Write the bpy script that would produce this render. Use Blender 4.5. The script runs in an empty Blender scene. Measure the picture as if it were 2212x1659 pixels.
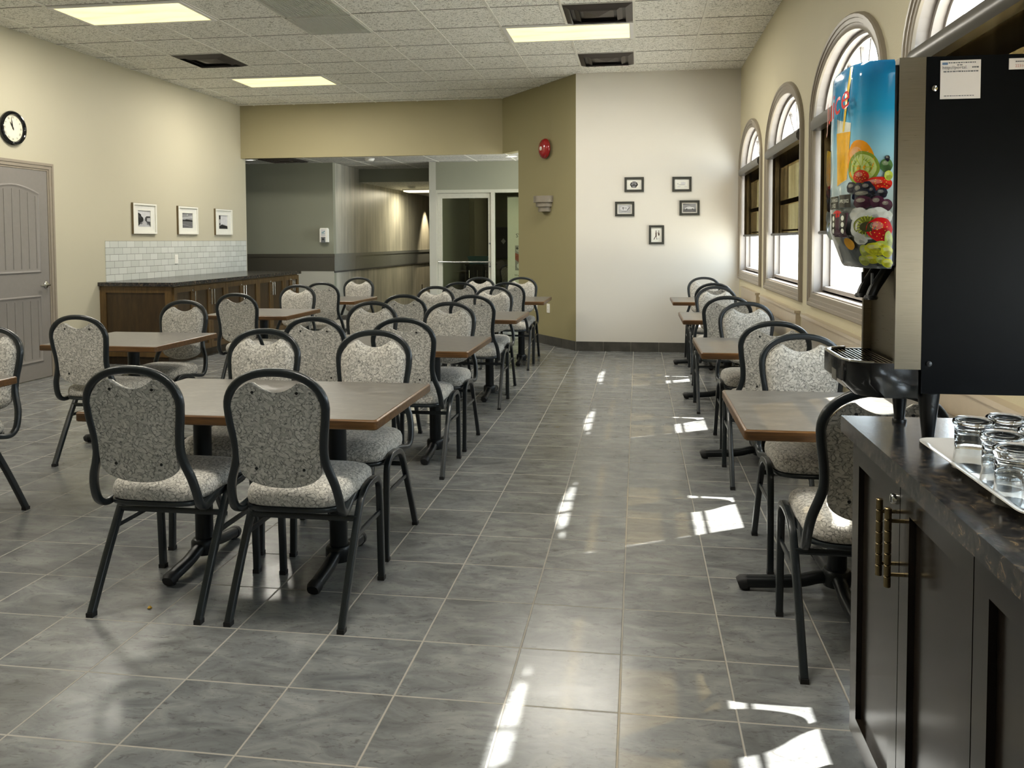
import bpy, bmesh, math, random
from mathutils import Vector, Matrix
random.seed(7)
PI = math.pi
S = bpy.context.scene
C = S.collection
T = 0.3268                      # floor tile module
CZ = 3.298                      # ceiling height
XL, XR = -5.70, 1.22            # side wall faces
YB = 7.515                      # white back wall face
YH = 9.06                       # beam over the hall opening
HZ = 2.535                      # hall opening height
YN = -6.0                       # wall behind the camera

# ------------------------------------------------------------------ helpers
def lin(c):
    return tuple((v/255/12.92 if v/255 <= .04045 else ((v/255+.055)/1.055)**2.4) for v in c)

class NT:
    """small node-tree helper"""
    def __init__(s, name):
        m = bpy.data.materials.new(name); m.use_nodes = True
        s.m = m; s.t = m.node_tree; s.n = s.t.nodes; s.l = s.t.links
        s.b = s.n['Principled BSDF']; s.out = s.n['Material Output']
    def new(s, typ, **kw):
        n = s.n.new(typ)
        for k, v in kw.items():
            if k.startswith('i_'):
                n.inputs[k[2:].replace('_', ' ')].default_value = v
            else: setattr(n, k, v)
        return n
    def link(s, a, b): s.l.new(a, b)
    def math(s, op, a, b=None, c=None):
        n = s.n.new('ShaderNodeMath'); n.operation = op
        for i, v in enumerate((a, b, c)):
            if v is None: continue
            if isinstance(v, (int, float)): n.inputs[i].default_value = v
            else: s.l.new(v, n.inputs[i])
        return n.outputs[0]
    def mix(s, f, a, b):
        n = s.n.new('ShaderNodeMix'); n.data_type = 'RGBA'
        for i, v in ((0, f), (6, a), (7, b)):
            if isinstance(v, (int, float)): n.inputs[i].default_value = v
            elif isinstance(v, tuple): n.inputs[i].default_value = (*v[:3], 1)
            else: s.l.new(v, n.inputs[i])
        return n.outputs[2]
    def ramp(s, f, stops):
        n = s.n.new('ShaderNodeValToRGB'); e = n.color_ramp.elements
        while len(e) < len(stops): e.new(.5)
        for x, (p, c) in zip(e, stops):
            x.position = p; x.color = (*c[:3], 1) if isinstance(c, tuple) else (c, c, c, 1)
        s.l.new(f, n.inputs[0]); return n.outputs[0]
    def coord(s, out='Object', scale=(1, 1, 1), rot=(0, 0, 0), loc=(0, 0, 0)):
        t = s.n.new('ShaderNodeTexCoord'); mp = s.n.new('ShaderNodeMapping')
        mp.inputs['Scale'].default_value = scale; mp.inputs['Rotation'].default_value = rot; mp.inputs['Location'].default_value = loc
        s.l.new(t.outputs[out], mp.inputs[0]); return mp.outputs[0]
    def noise(s, vec, scale, detail=3, rough=.5, dist=0):
        n = s.n.new('ShaderNodeTexNoise'); n.inputs['Scale'].default_value = scale
        n.inputs['Detail'].default_value = detail; n.inputs['Roughness'].default_value = rough; n.inputs['Distortion'].default_value = dist
        s.l.new(vec, n.inputs['Vector']); return n.outputs['Fac']
    def bump(s, h, strength=.3, dist=.002):
        n = s.n.new('ShaderNodeBump'); n.inputs['Strength'].default_value = strength; n.inputs['Distance'].default_value = dist
        s.l.new(h, n.inputs['Height']); s.l.new(n.outputs[0], s.b.inputs['Normal'])
    def set(s, **kw):
        for k, v in kw.items():
            i = s.b.inputs[k.replace('_', ' ')]
            if isinstance(v, tuple): i.default_value = (*v[:3], 1)
            elif isinstance(v, (int, float)): i.default_value = v
            else: s.l.new(v, i)
        return s

def plain(name, rgb, rough=.5, metal=0., spec=.5, coat=0., var=.04, nscale=30, bump=0):
    """solid colour with a little procedural mottling"""
    n = NT(name); c = lin(rgb); v = n.coord()
    f = n.noise(v, nscale, 2)
    d = tuple(x*(1-var*2) for x in c); e = tuple(min(1, x*(1+var*2)) for x in c)
    n.set(Base_Color=n.mix(f, d, e), Roughness=rough, Metallic=metal)
    n.b.inputs['Specular IOR Level'].default_value = spec
    n.b.inputs['Coat Weight'].default_value = coat
    if bump: n.bump(n.noise(v, nscale*4, 3), bump, .001)
    return n.m

def emit(name, rgb, strength):
    n = NT(name); n.set(Base_Color=lin(rgb), Emission_Color=lin(rgb), Emission_Strength=strength); return n.m

M = {}
def paint(name, rgb, bump=.12, rough=.6):
    n = NT(name); v = n.coord(); c = lin(rgb)
    f = n.noise(v, 1.3, 3)
    n.set(Base_Color=n.mix(f, tuple(x*.96 for x in c), tuple(x*1.03 for x in c)), Roughness=rough)
    n.b.inputs['Specular IOR Level'].default_value = .3
    n.bump(n.noise(v, 130, 3, .6), bump, .002); M[name] = n.m
paint('beige', (186, 180, 158)); paint('tan', (166, 157, 124)); paint('olive', (150, 142, 106)); paint('white_wall', (214, 210, 201))
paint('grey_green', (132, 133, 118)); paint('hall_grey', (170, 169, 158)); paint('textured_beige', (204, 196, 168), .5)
paint('dark_room', (92, 92, 70)); paint('window_paint', (152, 145, 139), .05, .4); paint('bounce_ground', (236, 234, 226), .3, .8)

def mat_floor():
    n = NT('floor_tile'); v = n.coord()
    sp = n.new('ShaderNodeSeparateXYZ'); n.link(v, sp.inputs[0])
    fx = n.math('DIVIDE', sp.outputs[0], T); fy = n.math('DIVIDE', sp.outputs[1], T)
    ax = n.math('ABSOLUTE', n.math('SUBTRACT', fx, n.math('ROUND', fx)))
    ay = n.math('ABSOLUTE', n.math('SUBTRACT', fy, n.math('ROUND', fy)))
    g = n.math('MINIMUM', ax, ay)
    gm = n.ramp(g, [(.0055, 1.), (.010, 0.)])
    cb = n.new('ShaderNodeCombineXYZ'); n.link(n.math('FLOOR', fx), cb.inputs[0]); n.link(n.math('FLOOR', fy), cb.inputs[1])
    wn = n.new('ShaderNodeTexWhiteNoise'); n.link(cb.outputs[0], wn.inputs[0])
    off = n.new('ShaderNodeVectorMath', operation='MULTIPLY_ADD'); n.link(wn.outputs['Color'], off.inputs[0])
    off.inputs[1].default_value = (5, 5, 5); n.link(v, off.inputs[2])
    mp = n.new('ShaderNodeMapping'); mp.inputs['Rotation'].default_value = (0, 0, -.5); mp.inputs['Scale'].default_value = (1, 2.2, 1)
    n.link(off.outputs[0], mp.inputs[0])
    a = n.noise(mp.outputs[0], 5, 6, .62, .8)
    b = n.noise(mp.outputs[0], 18, 9, .72, 1.6)
    c = n.noise(off.outputs[0], 2.2, 3)
    col = n.ramp(a, [(.34, lin((90, 94, 97))), (.5, lin((113, 117, 119))), (.66, lin((136, 139, 138)))])
    vein = n.ramp(b, [(.36, 1.), (.45, 0.)])
    col = n.mix(n.math('MULTIPLY', vein, .6), col, lin((58, 59, 60)))
    col = n.mix(n.math('MULTIPLY', c, .35), col, lin((122, 116, 106)))
    col = n.mix(n.math('MULTIPLY', wn.outputs[0], .16), col, lin((88, 88, 86)))
    col = n.mix(gm, col, lin((158, 153, 143)))
    n.set(Base_Color=col, Roughness=n.math('ADD', n.math('MULTIPLY', gm, .5), n.math('MULTIPLY_ADD', a, .14, .17)))
    n.b.inputs['Specular IOR Level'].default_value = .5
    h = n.math('ADD', n.math('MULTIPLY', gm, -1.0), n.math('MULTIPLY', b, .05))
    n.bump(h, .5, .0025); M['floor'] = n.m
mat_floor()

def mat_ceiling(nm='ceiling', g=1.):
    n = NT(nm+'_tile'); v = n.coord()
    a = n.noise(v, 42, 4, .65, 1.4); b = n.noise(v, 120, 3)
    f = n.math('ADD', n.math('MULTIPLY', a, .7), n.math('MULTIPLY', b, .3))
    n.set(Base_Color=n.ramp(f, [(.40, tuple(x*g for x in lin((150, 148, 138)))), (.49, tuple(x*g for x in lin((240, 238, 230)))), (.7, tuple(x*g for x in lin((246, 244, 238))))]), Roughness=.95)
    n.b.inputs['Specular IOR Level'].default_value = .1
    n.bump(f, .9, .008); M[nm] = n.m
mat_ceiling(); mat_ceiling('hall_ceiling_shaded', .55)  # hall copy is darkened, its colour carries the shade of the hall
M['grid_white'] = plain('grid_white', (222, 220, 210), .5)

def mat_fabric():
    n = NT('patterned_fabric'); v = n.coord()
    def leaves(scale, off, la, lb):
        """one little leaf per cell, each turned its own way"""
        mp = n.new('ShaderNodeMapping'); mp.inputs['Scale'].default_value = (scale,)*3; mp.inputs['Location'].default_value = off; n.link(v, mp.inputs[0])
        vo = n.new('ShaderNodeTexVoronoi'); vo.inputs['Scale'].default_value = 1.; n.link(mp.outputs[0], vo.inputs['Vector'])
        d = n.new('ShaderNodeVectorMath', operation='SUBTRACT'); n.link(mp.outputs[0], d.inputs[0]); n.link(vo.outputs['Position'], d.inputs[1])
        sp = n.new('ShaderNodeSeparateColor'); n.link(vo.outputs['Color'], sp.inputs[0])
        r = n.new('ShaderNodeVectorRotate'); r.rotation_type = 'AXIS_ANGLE'; r.inputs['Axis'].default_value = (.3, .67, .68); n.link(d.outputs[0], r.inputs[0]); n.link(n.math('MULTIPLY', sp.outputs[0], 6.283), r.inputs['Angle'])
        m = n.new('ShaderNodeVectorMath', operation='MULTIPLY'); n.link(r.outputs[0], m.inputs[0]); m.inputs[1].default_value = (1/la, 1/lb, 1/lb)
        ln = n.new('ShaderNodeVectorMath', operation='LENGTH'); n.link(m.outputs[0], ln.inputs[0])
        return ln.outputs['Value'], sp.outputs[1]
    l1, h1 = leaves(50, (3, 1, 2), 1.1, .40); l2, h2 = leaves(58, (7, 5, 1), 1.1, .38); l3, h3 = leaves(72, (2, 9, 4), .95, .42)
    dk = lin((92, 91, 88)); lt = lin((208, 204, 195)); md = lin((186, 182, 173))
    col = n.mix(n.noise(v, 60, 2), lin((150, 147, 139)), md)
    for l, h, k in ((l3, h3, .6), (l2, h2, .85), (l1, h1, 1.)):
        body = n.mix(h, lt, md)
        rim = n.ramp(l, [(.68, 0.), (.84, 1.), (1.06, 1.), (1.2, 0.)])
        col = n.mix(n.ramp(l, [(.86, 1.), (.96, 0.)]), col, body)
        brk = n.ramp(n.noise(v, 90, 1), [(.40, .15), (.52, 1.)])
        col = n.mix(n.math('MULTIPLY', n.math('MULTIPLY', rim, brk), .9*k), col, dk)
    weave = n.noise(v, 700, 2)
    col = n.mix(n.math('MULTIPLY', weave, .16), col, lin((150, 145, 132)))
    n.set(Base_Color=col, Roughness=.85)
    n.b.inputs['Specular IOR Level'].default_value = .25
    n.b.inputs['Sheen Weight'].default_value = .2
    n.bump(weave, .2, .001); M['fabric'] = n.m
mat_fabric()

def mat_frame():
    n = NT('hammered_metal'); v = n.coord(); f = n.noise(v, 420, 2)
    n.set(Base_Color=n.mix(f, lin((12, 17, 19)), lin((28, 36, 40))), Roughness=.36, Metallic=.1)
    n.b.inputs['Coat Weight'].default_value = .3
    n.bump(f, .35, .001); M['frame'] = n.m
mat_frame()
M['black'] = plain('black_plastic', (18, 19, 20), .35); M['black_gloss'] = plain('black_gloss', (9, 10, 12), .12, coat=.4)
M['black_panel'] = plain('black_panel', (10, 11, 12), .42, spec=.06, var=.1); M['rubber'] = plain('rubber', (16, 16, 17), .6)
M['iron'] = plain('cast_iron', (13, 18, 20), .38, .3, nscale=200, var=.2)

def mat_laminate():
    n = NT('table_laminate'); v = n.coord(scale=(1, 3, 1))
    a = n.noise(v, 7, 6, .65, .6); b = n.noise(v, 30, 4, .6)
    col = n.ramp(n.math('ADD', n.math('MULTIPLY', a, .7), n.math('MULTIPLY', b, .3)), [(.33, lin((84, 81, 75))), (.5, lin((104, 100, 94))), (.68, lin((126, 122, 115)))])
    n.set(Base_Color=col, Roughness=n.math('MULTIPLY_ADD', a, .15, .28)); M['laminate'] = n.m
mat_laminate()
def mat_wood(name, d, l, rough, sc=(3, 40, 3)):
    n = NT(name); v = n.coord(scale=sc); a = n.noise(v, 1.5, 5, .6, .5); b = n.noise(v, 6, 3)
    f = n.math('ADD', n.math('MULTIPLY', a, .75), n.math('MULTIPLY', b, .25))
    n.set(Base_Color=n.ramp(f, [(.3, lin(d)), (.7, lin(l))]), Roughness=rough)
    n.bump(b, .08, .001); M[name] = n.m
mat_wood('edge_wood', (52, 33, 15), (112, 78, 40), .35, (3, 40, 40))
mat_wood('walnut', (62, 45, 22), (106, 82, 46), .4, (14, 14, 2)); mat_wood('walnut_panel', (42, 31, 18), (70, 53, 30), .4, (14, 14, 2))
mat_wood('espresso', (22, 18, 14), (36, 30, 24), .2, (14, 14, 1.5))

def mat_granite():
    n = NT('granite_laminate'); v = n.coord(scale=(1, 1, 1))
    a = n.noise(v, 46, 4, .6, 1.0); b = n.noise(v, 120, 3, .6); c = n.noise(v, 9, 3)
    col = n.ramp(a, [(.36, lin((24, 25, 27))), (.48, lin((46, 45, 45))), (.58, lin((72, 66, 58))), (.68, lin((112, 95, 72)))])
    col = n.mix(n.ramp(b, [(.55, 0.), (.68, .8)]), col, lin((38, 38, 42)))
    col = n.mix(n.math('MULTIPLY', c, .35), col, lin((40, 42, 48)))
    n.set(Base_Color=col, Roughness=.2); n.bump(b, .12, .001); M['granite'] = n.m
mat_granite()

def mat_backsplash():
    n = NT('backsplash_tile'); t = n.new('ShaderNodeTexCoord'); sp = n.new('ShaderNodeSeparateXYZ'); n.link(t.outputs['Object'], sp.inputs[0])
    cb = n.new('ShaderNodeCombineXYZ'); n.link(sp.outputs[1], cb.inputs[0]); n.link(sp.outputs[2], cb.inputs[1])
    br = n.new('ShaderNodeTexBrick'); n.link(cb.outputs[0], br.inputs['Vector']); br.offset = .5
    for k, x in dict(Scale=1., Mortar_Size=.0022, Brick_Width=.15, Row_Height=.0742, Mortar_Smooth=.1, Bias=0.).items(): br.inputs[k.replace('_', ' ')].default_value = x
    br.inputs['Color1'].default_value = (*lin((196, 199, 192)), 1); br.inputs['Color2'].default_value = (*lin((210, 212, 206)), 1); br.inputs['Mortar'].default_value = (*lin((128, 128, 122)), 1)
    n.set(Base_Color=br.outputs['Color'], Roughness=.12)
    n.bump(n.math('SUBTRACT', 1., br.outputs['Fac']), .4, .002); M['backsplash'] = n.m
mat_backsplash()

def mat_baseboard():
    n = NT('baseboard_tile'); v = n.coord()
    a = n.noise(v, 9, 5, .6); n.set(Base_Color=n.ramp(a, [(.3, lin((58, 57, 52))), (.7, lin((82, 80, 74)))]), Roughness=.35); M['baseboard'] = n.m
mat_baseboard()
M['grout'] = plain('grout', (140, 136, 126), .8)

def mat_plaster():
    n = NT('silver_plaster'); v = n.coord(scale=(8, 8, .5)); a = n.noise(v, 1.2, 5, .65); b = n.noise(n.coord(), 60, 4, .6)
    c = n.noise(n.coord(scale=(3, 3, 1)), 1.5, 4)
    f = n.math('ADD', n.math('MULTIPLY', a, .6), n.math('MULTIPLY', c, .4))
    n.set(Base_Color=n.ramp(f, [(.32, lin((128, 127, 118))), (.55, lin((166, 163, 151))), (.72, lin((198, 195, 184)))]), Roughness=.38, Metallic=.0)
    n.bump(b, .3, .003); M['plaster'] = n.m
mat_plaster()
M['rail_dark'] = plain('rail_dark', (72, 69, 60), .35); M['rail_gloss'] = plain('rail_gloss', (132, 134, 132), .2, .35)
M['trim_taupe'] = plain('trim_taupe', (142, 132, 118), .4, var=.03); M['casing'] = plain('casing', (140, 130, 115), .35, var=.03)
M['door_grey'] = plain('door_grey', (128, 123, 118), .38, var=.03)
M['board'] = plain('bumper_board', (176, 162, 140), .3, var=.04)
def mat_steel():
    n = NT('brushed_steel'); v = n.coord(scale=(6, 6, 260)); f = n.noise(v, 3, 2)
    n.set(Base_Color=n.mix(f, lin((122, 113, 96)), lin((142, 133, 115))), Metallic=1., Roughness=n.math('MULTIPLY_ADD', f, .05, .26)); M['steel'] = n.m
mat_steel()
M['chrome'] = plain('chrome', (215, 215, 212), .12, 1.); M['brass'] = plain('aged_brass', (122, 108, 78), .32, .9); M['nickel'] = plain('satin_nickel', (200, 198, 190), .25, 1.)
M['aluminium'] = plain('painted_aluminium', (176, 175, 162), .4, .1)
M['white_plastic'] = plain('white_plastic', (232, 230, 222), .35, var=.02); M['grey_plastic'] = plain('grey_plastic', (100, 104, 108), .4)
M['melamine'] = plain('melamine', (232, 230, 226), .18, coat=.3, var=.015)
M['red'] = plain('red_enamel', (150, 14, 18), .2, coat=.6, var=.03)
M['sconce'] = plain('sconce_metal', (142, 134, 122), .4, .35); M['matte_white'] = plain('mat_board', (230, 229, 220), .6, var=.02)
M['frame_white'] = plain('frame_white', (226, 224, 214), .3, var=.02); M['frame_gold'] = plain('frame_side', (110, 96, 70), .4, .4)
M['frame_black'] = plain('frame_black', (52, 52, 46), .35, var=.15); M['cream'] = plain('clock_face', (232, 228, 206), .5, var=.02)
M['vent_dark'] = plain('vent_dark', (24, 21, 19), .45, var=.1); M['vent_brown'] = plain('vent_brown', (52, 44, 39), .45); M['louvre'] = plain('louvre', (188, 187, 178), .5); M['gap'] = plain('gap_dark', (52, 52, 50), .8)
M['fix_white'] = plain('fixture_white', (226, 224, 222), .4, var=.02)
for i, g in enumerate((22, 62, 100, 140, 176, 206)): M['g%d' % i] = plain('ink_grey_%s' % 'abcdef'[i], (g, g, g+2), .5, var=.08)
M['sepia'] = plain('ink_sepia', (78, 58, 50), .5)
M['banner'] = plain('banner_vinyl', (214, 216, 210), .45, var=.02); M['skin_red'] = plain('ink_red_brown', (138, 72, 56), .5)
M['blue_tub'] = plain('blue_tub', (92, 140, 150), .35)
M['bluewhite'] = plain('ink_blue', (96, 120, 150), .5); M['redink'] = plain('ink_red', (190, 110, 96), .5); M['paper'] = plain('sticker_paper', (222, 214, 208), .5, var=.02)
M['door_black'] = plain('cabinet_black', (30, 30, 28), .4)

def mat_panel():
    n = NT('light_diffuser'); v = n.coord(scale=(1, 5, 1)); f = n.noise(v, 1.6, 3)
    c = n.mix(n.ramp(f, [(.35, 0.), (.7, 1.)]), lin((255, 246, 186)), lin((255, 238, 158)))
    n.set(Base_Color=c, Emission_Color=c, Emission_Strength=1.12, Roughness=.4); M['diffuser'] = n.m
mat_panel()
M['can_glow'] = emit('can_glow', (255, 250, 235), 1.6); M['strip_glow'] = emit('strip_glow', (255, 244, 200), 1.6)

def thin_glass(name, tint=(1, 1, 1), refl=1.0):
    n = NT(name); n.n.remove(n.b)
    tr = n.new('ShaderNodeBsdfTransparent'); tr.inputs[0].default_value = (*tint, 1)
    gl = n.new('ShaderNodeBsdfGlossy'); gl.inputs['Roughness'].default_value = .015
    lw = n.new('ShaderNodeLayerWeight'); lw.inputs[0].default_value = .5
    fr = n.math('MULTIPLY_ADD', n.math('POWER', lw.outputs['Facing'], 5.), .8, .045)      # Schlick, same from both sides of the sheet
    ms = n.new('ShaderNodeMixShader'); n.link(n.math('MULTIPLY', fr, refl), ms.inputs[0])
    n.link(tr.outputs[0], ms.inputs[1]); n.link(gl.outputs[0], ms.inputs[2]); n.link(ms.outputs[0], n.out.inputs[0]); M[name] = n.m
thin_glass('pane', (.96, .98, .98)); thin_glass('door_pane', (.62, .64, .52), 1.); thin_glass('picture_glass', (1, 1, 1), .6)

def mat_blind():
    n = NT('solar_mesh'); n.n.remove(n.b); v = n.coord(scale=(60, 9, .6)); f = n.noise(v, 1., 3, .55)
    w = n.noise(n.coord(scale=(200, 200, 200)), 6, 2)
    tint = n.ramp(f, [(.3, (.20, .165, .10)), (.5, (.255, .215, .135)), (.66, (.32, .28, .19))])
    tr = n.new('ShaderNodeBsdfTransparent'); n.link(tint, tr.inputs[0])
    df = n.new('ShaderNodeBsdfDiffuse'); n.link(n.mix(w, lin((44, 43, 40)), lin((66, 64, 58))), df.inputs[0])
    ad = n.new('ShaderNodeMixShader', i_Fac=.95); n.link(df.outputs[0], ad.inputs[1]); n.link(tr.outputs[0], ad.inputs[2]); n.link(ad.outputs[0], n.out.inputs[0]); M['blind'] = n.m
mat_blind()
M['cassette'] = plain('cassette', (70, 67, 62), .35, .15)

def mat_glassware():
    n = NT('glassware'); n.set(Base_Color=(.97, .99, .99), Roughness=.01, IOR=1.5); n.b.inputs['Transmission Weight'].default_value = 1.; M['glass'] = n.m
mat_glassware()

def mat_poster():
    n = NT('poster_sky'); t = n.new('ShaderNodeTexCoord'); sp = n.new('ShaderNodeSeparateXYZ'); n.link(t.outputs['Object'], sp.inputs[0])
    z = n.math('DIVIDE', n.math('SUBTRACT', sp.outputs[2], .385), .455)
    nz = n.math('MULTIPLY_ADD', n.noise(t.outputs['Object'], 9, 3), .08, -.04)
    col = n.ramp(n.math('ADD', z, nz), [(.0, lin((66, 74, 76))), (.27, lin((132, 138, 136))), (.42, lin((170, 196, 200))), (.58, lin((140, 196, 216))), (.75, lin((34, 150, 196))), (1., lin((0, 112, 170)))])
    n.set(Base_Color=col, Roughness=.12); n.b.inputs['Coat Weight'].default_value = .4; M['poster'] = n.m
mat_poster()
def veil(name, rgb, f):
    n = NT(name); tr = n.new('ShaderNodeBsdfTransparent'); ms = n.new('ShaderNodeMixShader', i_Fac=f); n.set(Base_Color=lin(rgb), Roughness=.15)
    n.link(tr.outputs[0], ms.inputs[1]); n.link(n.b.outputs[0], ms.inputs[2]); n.link(ms.outputs[0], n.out.inputs[0]); return n.m
M['inkh'] = veil('print_pale_tint', (255, 250, 225), .17); M['inkd'] = veil('print_dark_tint', (20, 16, 24), .24)
for k, c in dict(O=(236, 150, 20), L=(126, 150, 50), l=(188, 204, 124), g=(72, 110, 60), b=(26, 30, 48), S=(196, 34, 22), G=(176, 190, 70), p=(62, 24, 46), i=(196, 200, 196), K=(104, 112, 30), k=(52, 54, 26), R=(190, 14, 20), y=(206, 150, 22), P=(158, 170, 70), Y=(178, 180, 36), J=(206, 40, 44), W=(226, 190, 60), X=(14, 14, 16), V=(214, 218, 204), Q=(226, 168, 20)).items():
    M['ink'+k] = plain('print_%s' % dict(O='orange', L='lime_rind', l='lime_flesh', g='green', b='blueberry', S='strawberry', G='grape', p='plum', i='ice', K='kiwi', k='kiwi_seed', R='red_berry', y='mango', P='pale_grape', Y='yellow_grape', J='red_letter', W='straw', X='black_label', V='white_letter', Q='juice')[k], c, .15, coat=.3, var=.14, nscale=60)

# ------------------------------------------------------------------ mesh helpers
def obj(name, bm, mats, parent=None, loc=None, smooth=35, bevel=0):
    if bevel:
        bmesh.ops.bevel(bm, geom=[e for e in bm.edges if len(e.link_faces) == 2 and e.calc_face_angle(0) > .6], offset=bevel, segments=2, affect='EDGES', profile=.5)
    bmesh.ops.recalc_face_normals(bm, faces=bm.faces)
    me = bpy.data.meshes.new(name); bm.to_mesh(me); bm.free()
    for m in (mats if isinstance(mats, (list, tuple)) else [mats]): me.materials.append(M[m] if isinstance(m, str) else m)
    if smooth:
        me.shade_smooth(); me.set_sharp_from_angle(angle=math.radians(smooth))
    o = bpy.data.objects.new(name, me); C.objects.link(o)
    if parent: o.parent = parent
    if loc: o.location = loc
    return o
def B(): return bmesh.new()
def box(bm, a, b, mi=0):
    x0, y0, z0 = a; x1, y1, z1 = b
    v = [bm.verts.new(p) for p in ((x0,y0,z0),(x1,y0,z0),(x1,y1,z0),(x0,y1,z0),(x0,y0,z1),(x1,y0,z1),(x1,y1,z1),(x0,y1,z1))]
    for f in ((3,2,1,0),(4,5,6,7),(0,1,5,4),(1,2,6,5),(2,3,7,6),(3,0,4,7)):
        bm.faces.new([v[i] for i in f]).material_index = mi
    return bm
def boxo(name, a, b, mat, parent=None, bevel=0, **k): return obj(name, box(B(), a, b), mat, parent, bevel=bevel, **k)
def quad(bm, pts, mi=0):
    f = bm.faces.new([bm.verts.new(p) for p in pts]); f.material_index = mi; return f
def lathe(bm, prof, center=(0, 0, 0), axis='z', n=24, a0=0, a1=2*PI, mi=0, cap=True):
    full = abs(a1-a0-2*PI) < 1e-6; cnt = n if full else n+1; rings = []
    for r, h in prof:
        ring = []
        for i in range(cnt):
            a = a0+(a1-a0)*i/n; c, s = r*math.cos(a), r*math.sin(a)
            p = {'z': (c, s, h), 'x': (h, c, s), 'y': (c, h, s)}[axis]
            ring.append(bm.verts.new((p[0]+center[0], p[1]+center[1], p[2]+center[2])))
        rings.append(ring)
    for A_, B_ in zip(rings, rings[1:]):
        for i in range(n):
            j = (i+1) % cnt
            try: bm.faces.new((A_[i], A_[j], B_[j], B_[i])).material_index = mi
            except ValueError: pass
    if cap:
        for R_ in (rings[0], rings[-1]):
            try: bm.faces.new(R_).material_index = mi
            except ValueError: pass
    return bm
def rsec(w, h, r=.3, n=3):
    """rounded rectangle section"""
    pts = []; rx = min(w, h)*r
    for cx, cy, a in ((w/2-rx, h/2-rx, 0), (-w/2+rx, h/2-rx, PI/2), (-w/2+rx, -h/2+rx, PI), (w/2-rx, -h/2+rx, 1.5*PI)):
        for i in range(n): b = a+PI/2*i/(n-1); pts.append((cx+rx*math.cos(b), cy+rx*math.sin(b)))
    return pts
def circ(r, n=10): return [(r*math.cos(2*PI*i/n), r*math.sin(2*PI*i/n)) for i in range(n)]
def smooth_path(pts, k=5):
    P = [Vector(p) for p in pts]; out = []
    for i in range(len(P)-1):
        p0, p1, p2, p3 = P[max(i-1, 0)], P[i], P[i+1], P[min(i+2, len(P)-1)]
        for j in range(k):
            t = j/k
            out.append(.5*((2*p1)+(-p0+p2)*t+(2*p0-5*p1+4*p2-p3)*t*t+(-p0+3*p1-3*p2+p3)*t**3))
    out.append(P[-1]); return out
def sweep(bm, path, sec, ref=(0, 1, 0), mi=0, closed=False, scale=None):
    path = [Vector(p) for p in path]; rings = []; n = len(path); up = Vector(ref)
    for i, p in enumerate(path):
        t = (path[(i+1) % n]-path[i-1]) if closed else (path[min(i+1, n-1)]-path[max(i-1, 0)])
        t.normalize()
        u = up-t*up.dot(t)
        if u.length < .2:
            u = Vector((1, 0, 0))-t*t.x
        u.normalize(); up = u; w = t.cross(u); s = scale[i] if scale else 1
        rings.append([bm.verts.new(p+w*a*s+u*b*s) for a, b in sec])
    m = len(sec)
    for i in range(n if closed else n-1):
        A_, B_ = rings[i], rings[(i+1) % n]
        for j in range(m): bm.faces.new((A_[j], A_[(j+1) % m], B_[(j+1) % m], B_[j])).material_index = mi
    if not closed:
        bm.faces.new(rings[0][::-1]).material_index = mi; bm.faces.new(rings[-1]).material_index = mi
    return bm
def prism(bm, pts, d, mi=0, off=(0, 0, 0)):
    """extrude polygon pts (3d list) by vector d"""
    d = Vector(d); a = [bm.verts.new(Vector(p)+Vector(off)) for p in pts]; b = [bm.verts.new(Vector(p)+d+Vector(off)) for p in pts]
    n = len(pts)
    bm.faces.new(a[::-1]).material_index = mi; bm.faces.new(b).material_index = mi
    for i in range(n): bm.faces.new((a[i], a[(i+1) % n], b[(i+1) % n], b[i])).material_index = mi
    return bm
def rrect(x0, y0, x1, y1, r, n=5):
    out = []
    for cx, cy, a in ((x1-r, y1-r, 0), (x0+r, y1-r, PI/2), (x0+r, y0+r, PI), (x1-r, y0+r, 1.5*PI)):
        for i in range(n): b = a+PI/2*i/(n-1); out.append((cx+r*math.cos(b), cy+r*math.sin(b)))
    return out
def text_mesh(txt, size, fn, align='LEFT'):
    """list of mapped polygons for the letters: returns bmesh with verts mapped through fn(x,y)"""
    cu = bpy.data.curves.new('t', 'FONT'); cu.body = txt; cu.size = size; cu.align_x = align; cu.resolution_u = 3
    o = bpy.data.objects.new('t', cu); C.objects.link(o)
    dg = bpy.context.evaluated_depsgraph_get(); me = bpy.data.meshes.new_from_object(o.evaluated_get(dg))
    bm = B(); bm.from_mesh(me); bpy.data.objects.remove(o); bpy.data.curves.remove(cu); bpy.data.meshes.remove(me)
    for v in bm.verts: v.co = fn(v.co.x, v.co.y)
    return bm
def merge(bm, other):
    me = bpy.data.meshes.new('m'); other.to_mesh(me); bm.from_mesh(me); other.free(); bpy.data.meshes.remove(me)

def tag(o, label, cat, group=None):
    o['label'] = label; o['category'] = cat
    if group: o['group'] = group
    return o
def thing(name, label, cat, loc=(0, 0, 0), rz=0, group=None):
    o = bpy.data.objects.new(name, None); C.objects.link(o); o.location = loc; o.rotation_euler = (0, 0, rz); o.empty_display_size = .1
    return tag(o, label, cat, group)
def struct(o, label=None):
    o['kind'] = 'structure'
    if label: o['label'] = label
    return o
def snode(name, loc=(0, 0, 0)):
    o = bpy.data.objects.new(name, None); C.objects.link(o); o.location = loc; o['kind'] = 'structure'; return o
def dup(root, loc, rz=0, label=None):
    def cp(o, par):
        c = o.copy(); C.objects.link(c)
        if par: c.parent = par
        for ch in list(o.children): cp(ch, c)
        return c
    r = cp(root, None); r.location = loc; r.rotation_euler = (0, 0, rz)
    if label: r['label'] = label
    return r
def maker(fn):
    """first call builds, later calls copy"""
    st = {}
    def f(loc, rz, label):
        if 'o' not in st:
            st['o'] = o = fn(); o.location = loc; o.rotation_euler = (0, 0, rz); o['label'] = label; return o
        return dup(st['o'], loc, rz, label)
    return f

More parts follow.
